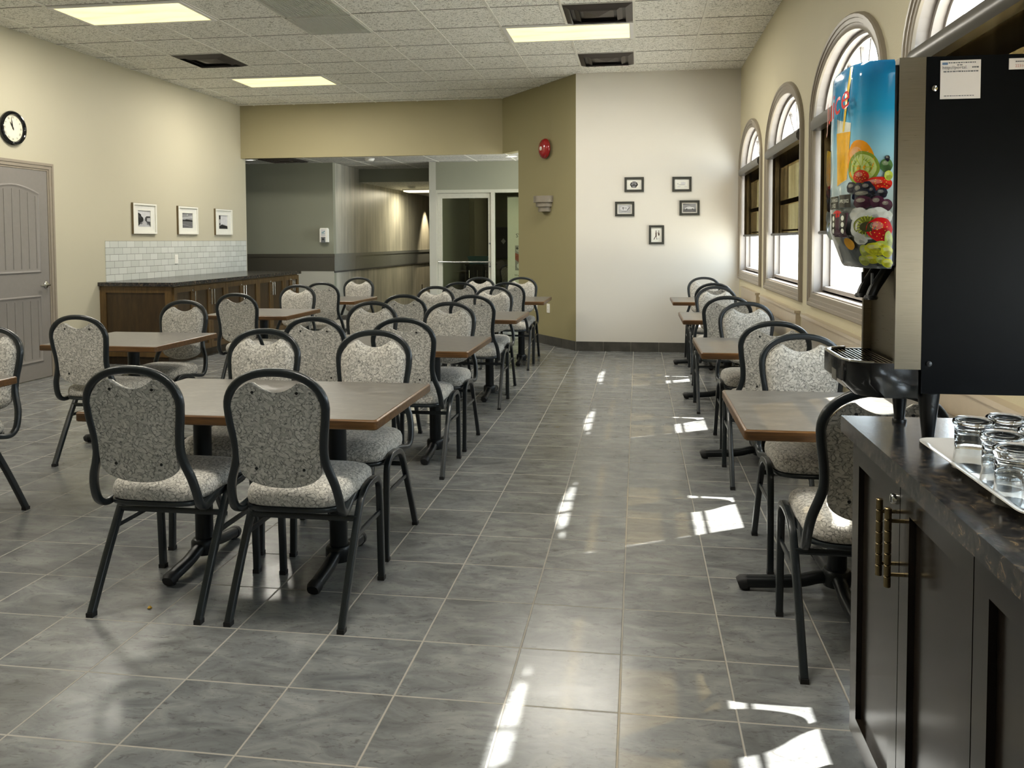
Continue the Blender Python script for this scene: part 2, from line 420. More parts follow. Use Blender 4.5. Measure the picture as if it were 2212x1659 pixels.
# ------------------------------------------------------------------ camera
cam = bpy.data.cameras.new('camera'); co = bpy.data.objects.new('camera', cam); C.objects.link(co); S.camera = co
R_ = Vector((0.9900234793785784, 0.14085883298891994, -0.003507056904740371)); U_ = Vector((-0.002838768075693158, 0.04482476964245353, 0.9989908315006266)); F_ = Vector((-0.14087388570968698, 0.9890144231483687, -0.044777439962033455))
mw = Matrix((R_, U_, -F_)).transposed().to_4x4(); mw.translation = (0.0485, -2.2584, 1.3293); co.matrix_world = mw
cam.sensor_width = 36; cam.lens = 1766.29/2212*36; cam.shift_x = (1106-1126.28)/2212; cam.shift_y = (598.06-829.5)/2212; cam.clip_start = .02

# ------------------------------------------------------------------ room shell
struct(boxo('floor', (-9, YN, -.12), (XR+.2, 18, 0), 'floor', smooth=0))
struct(boxo('ground', (XR+.26, -60, -.4), (90, 80, -.25), 'bounce_ground', smooth=0))  # ground outside, whitened to bounce daylight up to the ceiling
struct(boxo('ceiling', (XL-.2, YN, CZ), (XR+.2, YH+.12, CZ+.15), 'ceiling', smooth=0))
GX = [.010+.6096*k for k in range(-9, 3)]; GY = [4.655+.6096*k for k in range(-17, 8)]
bm = B(); bd = B()
for x in GX:
    if XL < x < XR: box(bm, (x-.011, YN, CZ-.006), (x+.011, YH, CZ+.01))
for y in GY:
    box(bm, (XL, y-.005, CZ-.004), (XR, y+.005, CZ+.01)); box(bm, (XL, y-.011, CZ-.0015), (XR, y+.011, CZ+.01), 1)
o = struct(obj('ceiling_grid', bm, ['grid_white', 'gap'], smooth=0)); o.parent = bpy.data.objects['ceiling']
struct(boxo('wall_left', (XL-.14, YN, 0), (XL, 9.20, CZ), 'beige', smooth=0))
struct(boxo('wall_rear', (XL, YN-.1, 0), (XR, YN, CZ), 'beige', smooth=0))
struct(boxo('wall_back', (-.684, YB, 0), (XR+.02, YB+.14, CZ), 'white_wall', smooth=0))
struct(boxo('wall_header', (XL, YH, HZ), (-1.823, YH+.06, CZ), 'tan', smooth=0))
# angled olive wall with the opening cut out of its far end
AA, AB = Vector((-.684, YB, 0)), Vector((-1.823, YH, 0)); AD = (AB-AA).normalized(); AN = Vector((-AD.y, AD.x, 0)) ; AN = -AN if AN.y > 0 else AN
ALEN = (AB-AA).length
def ang(s, z, n=0): p = AA+AD*s+AN*n; return Vector((p.x, p.y, z))
bm = B()
prism(bm, [ang(0, 0), ang(1.4525, 0), ang(1.4525, HZ), ang(ALEN, HZ), ang(ALEN, CZ), ang(0, CZ)], -AN*.13)
struct(obj('wall_angled', bm, 'olive', smooth=0))
def skirt(name, p, q, nrm, h=.113):
    p, q, nrm = Vector(p), Vector(q), Vector(nrm); d = (q-p); L = d.length; d.normalize(); bm = B()
    def bx(s0, s1, t, z1, mi): prism(bm, [p+d*s0, p+d*s1, p+d*s1+nrm*t, p+d*s0+nrm*t], (0, 0, z1), mi)
    bx(0, L, .006, h-.002, 1)
    s = 0
    while s < L-.01: bx(s+.002, min(s+T-.002, L), .009, h, 0); s += T
    struct(obj(name, bm, ['baseboard', 'grout'], smooth=0))
skirt('baseboard_back', (-.684, YB, 0), (XR, YB, 0), (0, -1, 0)); skirt('baseboard_angled', ang(.0, 0), ang(1.4525, 0), AN)
skirt('baseboard_left', (XL, YN, 0), (XL, 4.03, 0), (1, 0, 0)); skirt('baseboard_left.001', (XL, 5.14, 0), (XL, 5.80, 0), (1, 0, 0)); skirt('baseboard_right', (XR, YN, 0), (XR, YB, 0), (-1, 0, 0))

# ------------------------------------------------------------------ window wall
WY = [6.64, 4.675, 2.71, .745, -1.22, -3.185]
def arch_pts(yc, hw, zb, zs, b, n=24):
    """closed loop of (y,z): bottom left -> up -> arch -> down"""
    pts = [(yc-hw, zb)]
    for i in range(n+1):
        a = PI-PI*i/n; pts.append((yc+hw*math.cos(a), zs+b*math.sin(a)))
    pts.append((yc+hw, zb)); return pts
HW, ZB, ZS, AB_ = .755, .965, 2.11, .385
XO = XR+.175
def wall_with_windows():
    bm = B(); n = 24
    for x in (XR, XO):
        ys = YN
        for yc in sorted(WY):
            quad(bm, [(x, ys, 0), (x, yc-HW, 0), (x, yc-HW, CZ), (x, ys, CZ)]); ys = yc+HW
            quad(bm, [(x, yc-HW, 0), (x, yc+HW, 0), (x, yc+HW, ZB), (x, yc-HW, ZB)])
            P = arch_pts(yc, HW, ZB, ZS, AB_, n)[1:-1]
            for (ya, za), (yb, zb) in zip(P, P[1:]): quad(bm, [(x, ya, za), (x, yb, zb), (x, yb, CZ), (x, ya, CZ)])
        quad(bm, [(x, ys, 0), (x, YB+.14, 0), (x, YB+.14, CZ), (x, ys, CZ)])
    for yc in WY:
        P = arch_pts(yc, HW, ZB, ZS, AB_, n)
        for (ya, za), (yb, zb) in zip(P, P[1:]+P[:1]): quad(bm, [(XR, ya, za), (XR, yb, zb), (XO, yb, zb), (XO, ya, za)], 1)
    quad(bm, [(XR, YN, CZ), (XO, YN, CZ), (XO, YB+.14, CZ), (XR, YB+.14, CZ)])
    struct(obj('wall_right', bm, ['textured_beige', 'window_paint'], smooth=0))
wall_with_windows()
def ring_loft(bm, yc, prof, n=24, mi=0):
    """prof: list of (offset outward from opening, x) profile swept round the window loop"""
    loops = [[bm.verts.new((x, y, z)) for y, z in arch_pts(yc, HW+o, ZB-o, ZS, AB_+o, n)] for o, x in prof]
    k = len(loops[0])
    for A_, B_ in zip(loops, loops[1:]):
        for i in range(k): bm.faces.new((A_[i], A_[(i+1) % k], B_[(i+1) % k], B_[i])).material_index = mi
    return bm
for wi, yc in enumerate(WY):
    w = snode('window_%d' % (wi+1), (XR, yc, ZB))
    def ob(name, bm, mat, **k):
        bmesh.ops.translate(bm, verts=bm.verts, vec=(-XR, -yc, -ZB)); return obj(name, bm, mat, w, **k)
    # moulded casing round the opening
    bm = ring_loft(B(), yc, [(-.002, XR+.002), (-.002, XR-.012), (.006, XR-.016), (.03, XR-.016), (.034, XR-.022), (.056, XR-.022), (.06, XR-.028), (.078, XR-.028), (.086, XR-.02), (.088, XR+.002)])
    ob('casing', bm, 'casing')
    # outer frame and sash, stepped in depth
    bm = ring_loft(B(), yc, [(.0, XR+.055), (-.024, XR+.055), (-.024, XR+.165), (0, XR+.165)])
    bm = ring_loft(bm, yc, [(-.02, XR+.10), (-.042, XR+.10), (-.042, XR+.15), (-.02, XR+.15)])
    ob('window_frame', bm, 'window_paint')
    xg = XR+.125; bm = B(); hw = HW-.04; zc = 2.06
    box(bm, (xg-.022, yc-hw, 1.97), (xg+.022, yc+hw, 2.10)); box(bm, (xg-.02, yc-hw, 1.635), (xg+.02, yc+hw, 1.675)); box(bm, (xg-.006, yc-hw, 1.40), (xg+.006, yc+hw, 1.415))
    for a in (36, 72, 108, 144):
        ca, sa = math.cos(math.radians(a)), math.sin(math.radians(a))
        t = 1/math.sqrt((ca/(hw+.02))**2+(sa/(AB_-.03))**2)
        d = Vector((0, ca, sa)); nn = Vector((0, -sa, ca))*.009
        p0 = Vector((xg-.01, yc, 2.09))+d*.05; p1 = Vector((xg-.01, yc, ZS))+d*t
        prism(bm, [p0-nn, p1-nn, p1+nn, p0+nn], (.02, 0, 0))
    ob('muntins', bm, 'window_paint', smooth=0)
    bm = B(); bm.faces.new([bm.verts.new((xg, y, z)) for y, z in arch_pts(yc, HW-.041, ZB+.041, ZS, AB_-.041)])
    ob('glass_pane', bm, 'pane', smooth=0)
    bm = B(); box(bm, (XR-.002, yc-HW+.001, ZB-.002), (XR+.06, yc+HW-.001, ZB+.012)); box(bm, (XR+.055, yc-HW+.034, ZB+.01), (XR+.11, yc+HW-.034, ZB+.05))
    ob('sill', bm, 'window_paint', bevel=.003)
    # roller blind
    WORD = ['nearest the white back wall, farthest along the row', 'second from the white back wall', 'partly hidden by the juice dispenser', 'cut by the top of the photo', 'behind the camera', 'behind the camera, by the rear wall']
    if wi < 6:
        b = thing('roller_blind', 'half-lowered dark mesh blind in the window '+WORD[wi], 'blind', (XR+.045, yc, 2.10), group='roller blinds on the window wall')
        hwb = HW-.012
        bm = B(); sec = [(-.07, -.05), (-.082, -.03), (-.082, .0), (-.066, .03), (-.04, .038), (-.016, .036), (-.01, .02), (-.01, -.05)]
        prism(bm, [(x, -hwb, z) for x, z in sec], (0, 2*hwb, 0)); obj('cassette', bm, 'cassette', b, bevel=.004)
        bm = B(); box(bm, (-.014, -hwb+.02, -.725), (-.0125, hwb-.02, -.02)); obj('mesh_fabric', bm, 'blind', b, smooth=0)
        bm = B(); lathe(bm, [(.012, -hwb+.015), (.012, hwb-.015)], (-.014, 0, -.728), 'y', 10); obj('hem_bar', bm, 'black', b)
# boards under the windows that the table ends butt against
for i, (y0, y1) in enumerate(((5.90, 7.06), (3.89, 5.645), (1.925, 3.665), (-.04, 1.70))):
    bm = B(); box(bm, (XR-.035, y0, .56), (XR, y1, .79)); box(bm, (XR-.045, y0-.004, .79), (XR, y1+.004, .81)); struct(obj('trim_%d' % (i+1), bm, 'board', bevel=.003), 'painted bumper board under the window')

# ------------------------------------------------------------------ ceiling fittings
def troffer(x0, y0, label):
    t = thing('ceiling_light', label, 'light', (x0+.6096, y0+.3048, CZ), group='recessed ceiling lights'); bm = B(); w, d = .6096, .3048
    for a, b in (((-w+.008, -d+.008), (w-.008, -d+.04)), ((-w+.008, d-.04), (w-.008, d-.008)), ((-w+.008, -d+.04), (-w+.045, d-.04)), ((w-.045, -d+.04), (w-.008, d-.04))):
        box(bm, (a[0], a[1], -.014), (b[0], b[1], .02))
    obj('light_frame', bm, 'fix_white', t, bevel=.002)
    boxo('diffuser', (-w+.04, -d+.035, -.010), (w-.04, d-.035, .0), 'diffuser', t, smooth=0)
    l = bpy.data.lights.new('lamp', 'AREA'); l.shape = 'RECTANGLE'; l.size = 1.1; l.size_y = .5; l.energy = LAMP; l.color = (1, .95, .85)
    lo = bpy.data.objects.new('lamp', l); C.objects.link(lo); lo.parent = t; lo.location = (0, 0, -.02)
    return t
LAMP = 56
troffer(GX[1], GY[16], 'large lit ceiling panel at upper left, the one nearest the camera'); troffer(GX[1], GY[21], 'small lit ceiling panel near the beam over the hall opening')
troffer(GX[7], GY[18], 'lit ceiling panel between two dark square air vents, over the aisle')
for x, y in ((1, 9), (7, 9)): troffer(GX[x], GY[y], 'unseen ceiling panel added behind the camera for fill light')  # unseen pair, added to brighten the room
def vent(x0, y0, label):
    t = thing('air_vent', label, 'vent', (x0+.3048, y0+.3048, CZ), group='dark square ceiling vents'); h = .3048
    boxo('backing', (-h+.008, -h+.008, -.003), (h-.008, h-.008, .02), 'vent_dark', t, smooth=0)
    for r0, r1, z0, z1 in ((.295, .235, -.004, -.028), (.205, .16, -.004, -.026), (.13, .0, -.006, -.02)):
        bm = B()
        for s in range(4):
            c0, s0 = [(1, 1), (-1, 1), (-1, -1), (1, -1)][s]; c1, s1 = [(-1, 1), (-1, -1), (1, -1), (1, 1)][s]
            if r1: quad(bm, [(c0*r0, s0*r0, z0), (c1*r0, s1*r0, z0), (c1*r1, s1*r1, z1), (c0*r1, s0*r1, z1)])
            else: bm.faces.new([bm.verts.new(p) for p in ((c0*r0, s0*r0, z0), (c1*r0, s1*r0, z0), (0, 0, z1-.012))])
        obj('deflector', bm, 'vent_brown', t, smooth=0)
vent(GX[8], GY[17], 'dark square ceiling vent nearer the camera, in front of the aisle light panel'); vent(GX[8], GY[20], 'dark square ceiling vent beyond the aisle light panel, nearest the white back wall'); vent(GX[1], GY[19], 'dark square ceiling vent near the left wall, between two light panels')
def grille(x0, y0, label):
    t = thing('return_grille', label, 'vent', (x0+.3048, y0+.3048, CZ), group='ribbed return-air grilles'); h = .297
    boxo('backing', (-h, -h, -.002), (h, h, .01), 'vent_dark', t, smooth=0); bm = B()
    k = 36
    for i in range(k): x = -h+.012+(2*h-.024)*i/(k-1); box(bm, (x-.0036, -h+.012, -.012), (x+.0036, h-.012, -.0025))
    obj('louvres', bm, 'louvre', t, smooth=0)
    bm = B()
    for a, b in (((-h, -h), (h, -h+.014)), ((-h, h-.014), (h, h)), ((-h, -h), (-h+.014, h)), ((h-.014, -h), (h, h))): box(bm, (a[0], a[1], -.013), (b[0], b[1], .0))
    obj('grille_frame', bm, 'louvre', t)
grille(GX[4], GY[16], 'ribbed square ceiling grille cut by the top edge of the photo'); grille(GX[4], GY[17], 'ribbed square ceiling grille wholly in view, touching another like it')

# ------------------------------------------------------------------ left wall fittings
d = snode('door_1', (XL, 4.60, 0)); y0, y1, zt = -.485, .455, 2.02
bm = B(); prof = ((0, .03), (.012, .022), (.03, .03), (.045, .02), (.075, .028))
for (a0, a1) in ((0, .018), (.018, .05), (.05, .075)):
    t = {0: .016, .018: .024, .05: .03}[a0]
    box(bm, (0, y1+a0, 0), (t, y1+a1, zt+a1)); box(bm, (0, y0-a1, 0), (t, y0-a0, zt+a1)); box(bm, (0, y0-a0, zt+a0), (t, y1+a0, zt+a1))
obj('door_frame', bm, 'trim_taupe', d, bevel=.003)
bm = B(); box(bm, (0, y0+.004, .008), (.012, y1-.004, zt-.004)); leaf = obj('door_leaf', bm, 'door_grey', d, bevel=.002)
def door_panel(zb, zt_, archh):
    bm = B(); a, b = y0+.13, y1-.115; loop = [(a, zb), (b, zb)]
    for i in range(13): u = i/12; loop.append((b+(a-b)*u, zt_+archh*math.sin(PI*u)**.9))
    def off(k):
        c = sum(p[0] for p in loop)/len(loop); cz = (zb+zt_)/2
        return [(y+(k if y < c-.05 else -k if y > c+.05 else 0), z+(k if z < cz else -k)) for y, z in loop]
    L = [(0, .012), (.006, .02), (.014, .022), (.024, .016), (.034, .0135)]
    vs = [[bm.verts.new((x, y, z)) for y, z in off(k)] for k, x in L]; n = len(loop)
    for A_, B_ in zip(vs, vs[1:]):
        for i in range(n): bm.faces.new((A_[i], A_[(i+1) % n], B_[(i+1) % n], B_[i]))
    bm.faces.new(vs[-1])
    k = 6; aa, bb = a+.05, b-.05
    for i in range(k+1):
        y = aa+(bb-aa)*i/k; u = (y-a)/(b-a); top = zt_+archh*math.sin(PI*u)**.9-.05
        box(bm, (.0135, y-.005, zb+.045), (.0175, y+.005, top))
    obj('door_panel', bm, 'door_grey', d, smooth=25)
door_panel(1.03, 1.80, .075); door_panel(.165, .815, .0)
bm = B(); lathe(bm, [(.032, .012), (.032, .02), (.022, .026), (.011, .028), (.011, .055)], (0, .40, .91), 'x', 16)
sweep(bm, smooth_path([(.055, .405, .91), (.058, .37, .911), (.056, .32, .906), (.052, .285, .902)], 4), rsec(.02, .013, .45), (1, 0, 0)); obj('door_handle', bm, 'nickel', d)

def wall_clock():
    t = thing('wall_clock', 'round black-rimmed wall clock with Roman numerals above the grey door', 'clock', (XL, 4.63, 2.382)); r = .158
    bm = B(); lathe(bm, [(r-.012, 0), (r, .006), (r+.001, .022), (r-.008, .034), (r-.018, .036), (r-.024, .03), (r-.03, .032), (r-.037, .02), (r-.037, .012)], axis='x', n=48, cap=False); obj('clock_rim', bm, 'black_gloss', t)
    bm = B(); lathe(bm, [(r-.03, .0), (r-.03, .014)], axis='x', n=40); obj('clock_face', bm, 'cream', t)
    bm = B()
    for i, s in enumerate(('XII', 'I', 'II', 'III', 'IIII', 'V', 'VI', 'VII', 'VIII', 'IX', 'X', 'XI')):
        a = 2*PI*i/12; up = Vector((0, math.sin(a), math.cos(a))); rt = Vector((0, math.cos(a), -math.sin(a)))
        merge(bm, text_mesh(s, .03, lambda x, y: Vector((.0147, 0, 0))+up*(r-.068)+rt*x*.85+up*y, 'CENTER'))
    obj('numerals', bm, 'g0', t, smooth=0)
    def hand(name, ang_, ln, w):
        bm = B(); a = math.radians(ang_); up = Vector((0, math.sin(a), math.cos(a))); rt = Vector((0, math.cos(a), -math.sin(a)))
        prism(bm, [-up*.018-rt*w*.5, -up*.018+rt*w*.5, up*ln*.6+rt*w, up*ln, up*ln*.6-rt*w], (.002, 0, 0), 0, (.017, 0, 0)); obj(name, bm, 'black', t, smooth=0)
    hand('hour_hand', 329, .066, .006); hand('minute_hand', 348, .1, .0045)
    bm = B(); lathe(bm, [(.007, .014), (.007, .021)], axis='x', n=12); obj('hub', bm, 'black', t)
    bm = B(); lathe(bm, [(r-.036, .0225), (.001, .0225)], axis='x', n=32, cap=False); obj('clock_glass', bm, 'picture_glass', t)
wall_clock()

def flat(bm, pts, x, mi): bm.faces.new([bm.verts.new((x, y, z)) for y, z in pts]).material_index = mi
INKS = ['g0', 'g1', 'g2', 'g3', 'g4', 'g5', 'matte_white', 'sepia', 'frame_black']
def white_frame(y0, y1, label, art):
    w, h = (y1-y0)/2, .1775
    t = thing('framed_photograph', label, 'picture', (XL, (y0+y1)/2, 1.597), group='white framed photographs over the tiled splashback'); bm = B()
    for i, (k, x0, x1) in enumerate(((0, 0, .026),)):
        pass
    for a, b in (((-w, -h), (w, -h+.02)), ((-w, h-.02), (w, h)), ((-w, -h+.02), (-w+.022, h-.02)), ((w-.022, -h+.02), (w, h-.02))): box(bm, (.0, a[0], a[1]), (.028, b[0], b[1]))
    obj('picture_frame', bm, 'frame_white', t, bevel=.0015)
    bm = B()
    for a, b in (((-w-.003, -h-.003), (w+.003, -h)), ((-w-.003, h), (w+.003, h+.003)), ((-w-.003, -h), (-w, h)), ((w, -h), (w+.003, h))): box(bm, (0, a[0], a[1]), (.025, b[0], b[1]))
    obj('frame_side', bm, 'frame_gold', t, smooth=0)
    bm = B(); a, b = .125, .095
    for (p, q, r, s) in ((-w+.02, -h+.02, w-.02, -b), (-w+.02, b, w-.02, h-.02), (-w+.02, -b, -a, b), (a, -b, w-.02, b)): box(bm, (0, p, q), (.014, r, s))
    for (p, q, r, s) in ((-w+.05, h-.052, w-.05, h-.048), (w-.054, -h+.05, w-.05, h-.05)): box(bm, (0, p, q), (.0145, r, s), 1)
    obj('mat_board', bm, ['matte_white', 'g5'], t, smooth=0)
    bm = B(); art(bm, a, b); obj('photograph', bm, INKS, t, smooth=0)
    bm = B(); quad(bm, [(.018, -w+.02, -h+.02), (.018, w-.02, -h+.02), (.018, w-.02, h-.02), (.018, -w+.02, h-.02)]); obj('glass', bm, 'picture_glass', t, smooth=0)
def art_street(bm, a, b):
    flat(bm, [(-a, -b), (a, -b), (a, b), (-a, b)], .004, 5)
    flat(bm, [(-a, -b), (a, -b), (.02, -.005), (-.01, -.005)], .005, 4)
    flat(bm, [(-a, -b), (-.01, -.02), (-.012, .01), (-.05, .03), (-.055, .05), (-a, b-.02)], .006, 0); flat(bm, [(a, -b+.01), (.02, -.02), (.022, .012), (.05, .03), (a, .03)], .006, 1)
    flat(bm, [(.06, -.03), (a, -.035), (a, .012), (.06, .008)], .0065, 4); flat(bm, [(-a+.01, .02), (-.06, .0), (-.06, .025), (-a+.01, .05)], .0065, 1)
    for y, z, s in ((-.055, -.055, .02), (-.03, -.035, .012), (.075, -.06, .016)): flat(bm, rrect(y-s, z-s*.5, y+s, z+s*.5, s*.3, 3), .007, 2)
def art_lot(bm, a, b):
    flat(bm, [(-a, -b), (a, -b), (a, b), (-a, b)], .004, 3); flat(bm, [(-a, .02), (a, .03), (a, b-.03), (-a, b-.06)], .0045, 4)
    flat(bm, [(-a, -b), (a, -b), (a, -.012), (-a, -.006)], .005, 2); flat(bm, [(-a, -.006), (a, -.012), (a, .004), (.03, .012), (-.02, .016), (-.06, .006), (-a, .006)], .006, 0)
    flat(bm, [(-a, -.05), (a, -.085), (a, -.08), (-a, -.043)], .006, 3); flat(bm, rrect(-a+.001, .035, -a+.016, .06, .004, 3), .006, 0); flat(bm, [(-.01, .07), (.01, .06), (.02, .085)], .006, 5)
def art_sign(bm, a, b):
    flat(bm, [(-a, -b), (a, -b), (a, b), (-a, b)], .004, 5); flat(bm, [(-a, -b), (a, -b), (a, -.06), (-a, -.05)], .005, 2)
    flat(bm, [(-a+.03, -b), (a-.01, -b), (a-.01, -.055), (.05, -.035), (-.03, -.03), (-a+.03, -.06)], .006, 0); flat(bm, [(-.04, -.034), (a-.012, -.056), (a-.012, -.047), (-.02, -.024)], .0065, 4)
    for k in (0, .03): flat(bm, [(-a+.018+k, -b), (-a+.024+k, -b), (-a+.024+k, .06), (-a+.018+k, .06)], .006, 0)
    flat(bm, rrect(-a+.004, .035, -a+.058, b-.004, .012, 4), .0065, 0); flat(bm, rrect(-a+.016, -.045, -a+.046, -.015, .006, 3), .0065, 1)
white_frame(6.415, 6.873, 'white framed black and white street photograph, nearest the grey door', art_street); white_frame(7.345, 7.808, 'white framed photograph of an open lot, middle of the three over the splashback', art_lot); white_frame(8.263, 8.727, 'white framed photograph with a tall dark sign, nearest the hall opening', art_sign)
bs = tag(boxo('tile_splashback', (XL, 5.93, .893), (XL+.008, 9.17, 1.337), 'backsplash', smooth=0), 'glossy pale grey subway tile splashback behind the long dark worktop', 'splashback')
def plate(name, label, loc, rz, kind, mat='white_plastic', cat='outlet', group=None):
    t = thing(name, label, cat, loc, rz, group)
    bm = B(); box(bm, (-.035, -.006, -.0575), (.035, 0, .0575)); obj('cover_plate', bm, mat, t, bevel=.002)
    bm = B()
    if kind == 'outlet':
        for z in (-.02, .02): prism(bm, [(x, -.009, z+y) for x, y in rrect(-.017, -.015, .017, .015, .006, 4)], (0, .004, 0), 0)
        for z in (-.02, .02):
            for x in (-.007, .007): box(bm, (x-.0012, -.0095, z-.004), (x+.0012, -.0085, z+.006), 1)
    else: box(bm, (-.017, -.01, -.034), (.017, -.005, .034), 0)
    obj('socket' if kind == 'outlet' else 'rocker', bm, [mat, 'gap'], t, smooth=0)
plate('light_switch', 'white switch plate on the pale tiled splashback', (XL+.008, 7.30, 1.108), PI/2, 'switch', cat='switch')
angrz = math.atan2(AN.x, -AN.y)
for s, lab in ((.655, 'white wall outlet on the olive wall, right of its twin by the table end'), (.975, 'white wall outlet on the olive wall, left of its twin and half behind a chair')):
    plate('wall_outlet', lab, ang(s, .465), angrz, 'outlet', group='wall outlets')
plate('wall_outlet', 'small dark outlet on the silvery corridor wall below the chair rail', (-4.70, 15.4, .30), PI/2, 'outlet', 'rail_dark', group='wall outlets')

# low cabinets along the left wall
lc = thing('base_cabinet', 'long walnut base cabinet with bar handles under the dark worktop', 'cabinet', (XL, 5.82, 0)); fx = .845; L = 3.27; zt = .85
boxo('carcass', (.0, 0.02, .09), (fx-.02, L, zt), 'walnut', lc, smooth=0); boxo('plinth', (.0, .05, 0), (fx-.09, L, .09), 'walnut_panel', lc, smooth=0)
bm = B(); box(bm, (.0, .0, .09), (.07, .02, zt)); box(bm, (fx-.09, 0, .09), (fx-.02, .02, zt)); box(bm, (.07, 0, zt-.07), (fx-.09, .02, zt)); box(bm, (.07, 0, .09), (fx-.09, .02, .17)); obj('end_frame', bm, 'walnut', lc, bevel=.002)
boxo('end_panel', (.07, .012, .17), (fx-.09, .018, zt-.07), 'walnut_panel', lc, smooth=0)
def cab_door(par, x, ya, yb, z0, z1, hy, sgn, mat, pmat, hmat, hz, lock=None, hl=.13, seg=1):
    """shaker door facing +-x (sgn) between ya and yb, handle at hy"""
    d = bpy.data.objects.new('door', None)
    bm = B(); w = .058; q = lambda a, b: (min(a, b), max(a, b))
    def bb(y0_, y1_, za, zb, t0, t1, mi): xa, xb = q(x+sgn*t0, x+sgn*t1); box(bm, (xa, y0_, za), (xb, y1_, zb), mi)
    bb(ya+.002, ya+w, z0, z1, 0, .02, 0); bb(yb-w, yb-.002, z0, z1, 0, .02, 0); bb(ya+w, yb-w, z1-w, z1, 0, .02, 0); bb(ya+w, yb-w, z0, z0+w, 0, .02, 0); bb(ya+w-.002, yb-w+.002, z0+w-.002, z1-w+.002, 0, .007, 1)
    dr = obj('door', bm, [mat, pmat], par, smooth=0)
    bm = B(); r = .0062
    xo = x+sgn*.052; n = 7 if seg > 1 else 1; zz = hz-hl/2
    if n == 1: lathe(bm, [(r, zz-.012), (r, zz+hl+.012)], (xo, hy, 0), 'z', 10)
    else:
        H = (hl+.05)/n
        for i in range(n): lathe(bm, [(r*.82, zz-.025+H*i), (r*1.15, zz-.025+H*i+.0015), (r*1.15, zz-.025+H*(i+1)-.0015), (r*.82, zz-.025+H*(i+1))], (xo, hy, 0), 'z', 12)
    for z in (zz+.002, zz+hl-.002): lathe(bm, [(.0042, min(x+sgn*.02, xo)), (.0042, max(x+sgn*.02, xo))], (0, hy, z), 'x', 8)
    h = obj('handle', bm, hmat, dr)
    if lock is not None:
        bm = B(); xa = x+sgn*.02; lathe(bm, [(.0115, xa-sgn*.004), (.0115, xa+sgn*.006), (.0095, xa+sgn*.009)], (0, lock, z1-.05), 'x', 16); box(bm, (min(xa+sgn*.0085, xa+sgn*.0098), lock-.0012, z1-.057), (max(xa+sgn*.0085, xa+sgn*.0098), lock+.0012, z1-.043), 1); obj('lock', bm, ['chrome', 'gap'], dr)
yy = .03
for wd, hs in ((.40, 'r'), (.355, 'r'), (.355, 'l'), (.42, 'r'), (.42, 'l'), (.40, 'r'), (.40, 'l'), (.25, 'r'), (.25, 'l')):
    hy = yy+wd-.03 if hs == 'r' else yy+.03
    cab_door(lc, fx-.02, yy, yy+wd, .10, zt-.015, hy, 1, 'walnut', 'walnut_panel', 'nickel', zt-.16, yy+wd-.03 if hs == 'r' else None, .15); yy += wd
bm = B(); box(bm, (0, 5.79, .852), (.875, 9.12, .892)); tag(obj('worktop', bm, 'granite', None, (XL, 0, 0), bevel=.006), 'dark mottled worktop on the walnut cabinets along the left wall', 'worktop')

# ------------------------------------------------------------------ back wall pictures
def black_frame(x, z, w, h, label, art):
    t = thing('small_framed_picture', label, 'picture', (x, YB, z), group='small black framed pictures on the white wall'); w /= 2; h /= 2; bm = B(); k = .026
    for a, b in (((-w, -h), (w, -h+k)), ((-w, h-k), (w, h)), ((-w, -h+k), (-w+k, h-k)), ((w-k, -h+k), (w, h-k))): box(bm, (a[0], -.02, a[1]), (b[0], 0, b[1]))
    obj('picture_frame', bm, 'frame_black', t, bevel=.004)
    bm = B()
    def fl(pts, d, mi): bm.faces.new([bm.verts.new((x_, -.006-d*.0006, z_)) for x_, z_ in pts]).material_index = mi
    fl([(-w+k, -h+k), (w-k, -h+k), (w-k, h-k), (-w+k, h-k)], 0, 6); art(fl, w-k, h-k); obj('print', bm, INKS, t, smooth=0)
    bm = B(); quad(bm, [(-w+k, -.013, -h+k), (w-k, -.013, -h+k), (w-k, -.013, h-k), (-w+k, -.013, h-k)]); obj('glass', bm, 'picture_glass', t, smooth=0)
def el(cx, cz, rx, rz, n=18, a0=0, a1=2*PI): return [(cx+rx*math.cos(a0+(a1-a0)*i/n), cz+rz*math.sin(a0+(a1-a0)*i/n)) for i in range(n)]
def a_badge(fl, w, h):
    fl([(-.028, -.036), (.022, -.036), (.046, -.004), (.036, .022), (.01, .036), (-.014, .036), (-.038, .022), (-.048, -.004)], 1, 0); fl([(-.02, -.028), (.016, -.028), (.018, -.022), (-.022, -.022)], 2, 5)
    fl([(-.028, -.008), (.022, -.008), (.03, .006), (.018, .016), (-.02, .016), (-.032, .006)], 2, 3); fl([(-.02, -.004), (.014, -.004), (.014, .006), (-.02, .006)], 3, 0); fl(el(-.003, .012, .034, .016, 10, .5, PI-.5)+el(-.003, .012, .028, .011, 10, PI-.5, .5), 3, 4)
def a_sketch(fl, w, h):
    fl(el(.016, .012, .03, .012), 1, 5); fl(el(.0, -.006, .042, .005, 12), 1, 4); fl(el(-.046, .004, .01, .005, 10), 1, 4); fl([(.028, -.03), (.06, -.03), (.06, -.024), (.028, -.024)], 1, 5); fl([(-.05, -.032), (-.014, -.032), (-.014, -.022), (-.05, -.022)], 1, 5)
def a_plate(fl, w, h):
    fl([(-w+.014, -h+.012), (w-.014, -h+.012), (w-.014, h-.012), (-w+.014, h-.012)], 1, 4); fl(el(0, .006, .056, .028), 2, 5); fl([(-.03, .02), (-.008, .022), (-.016, -.016)], 3, 2); fl([(.028, -.014), (.034, -.018), (.06, .014), (.052, .018)], 3, 0); fl(el(.012, .01, .018, .012), 3, 4); fl(el(0, -.026, .04, .003, 12), 3, 2)
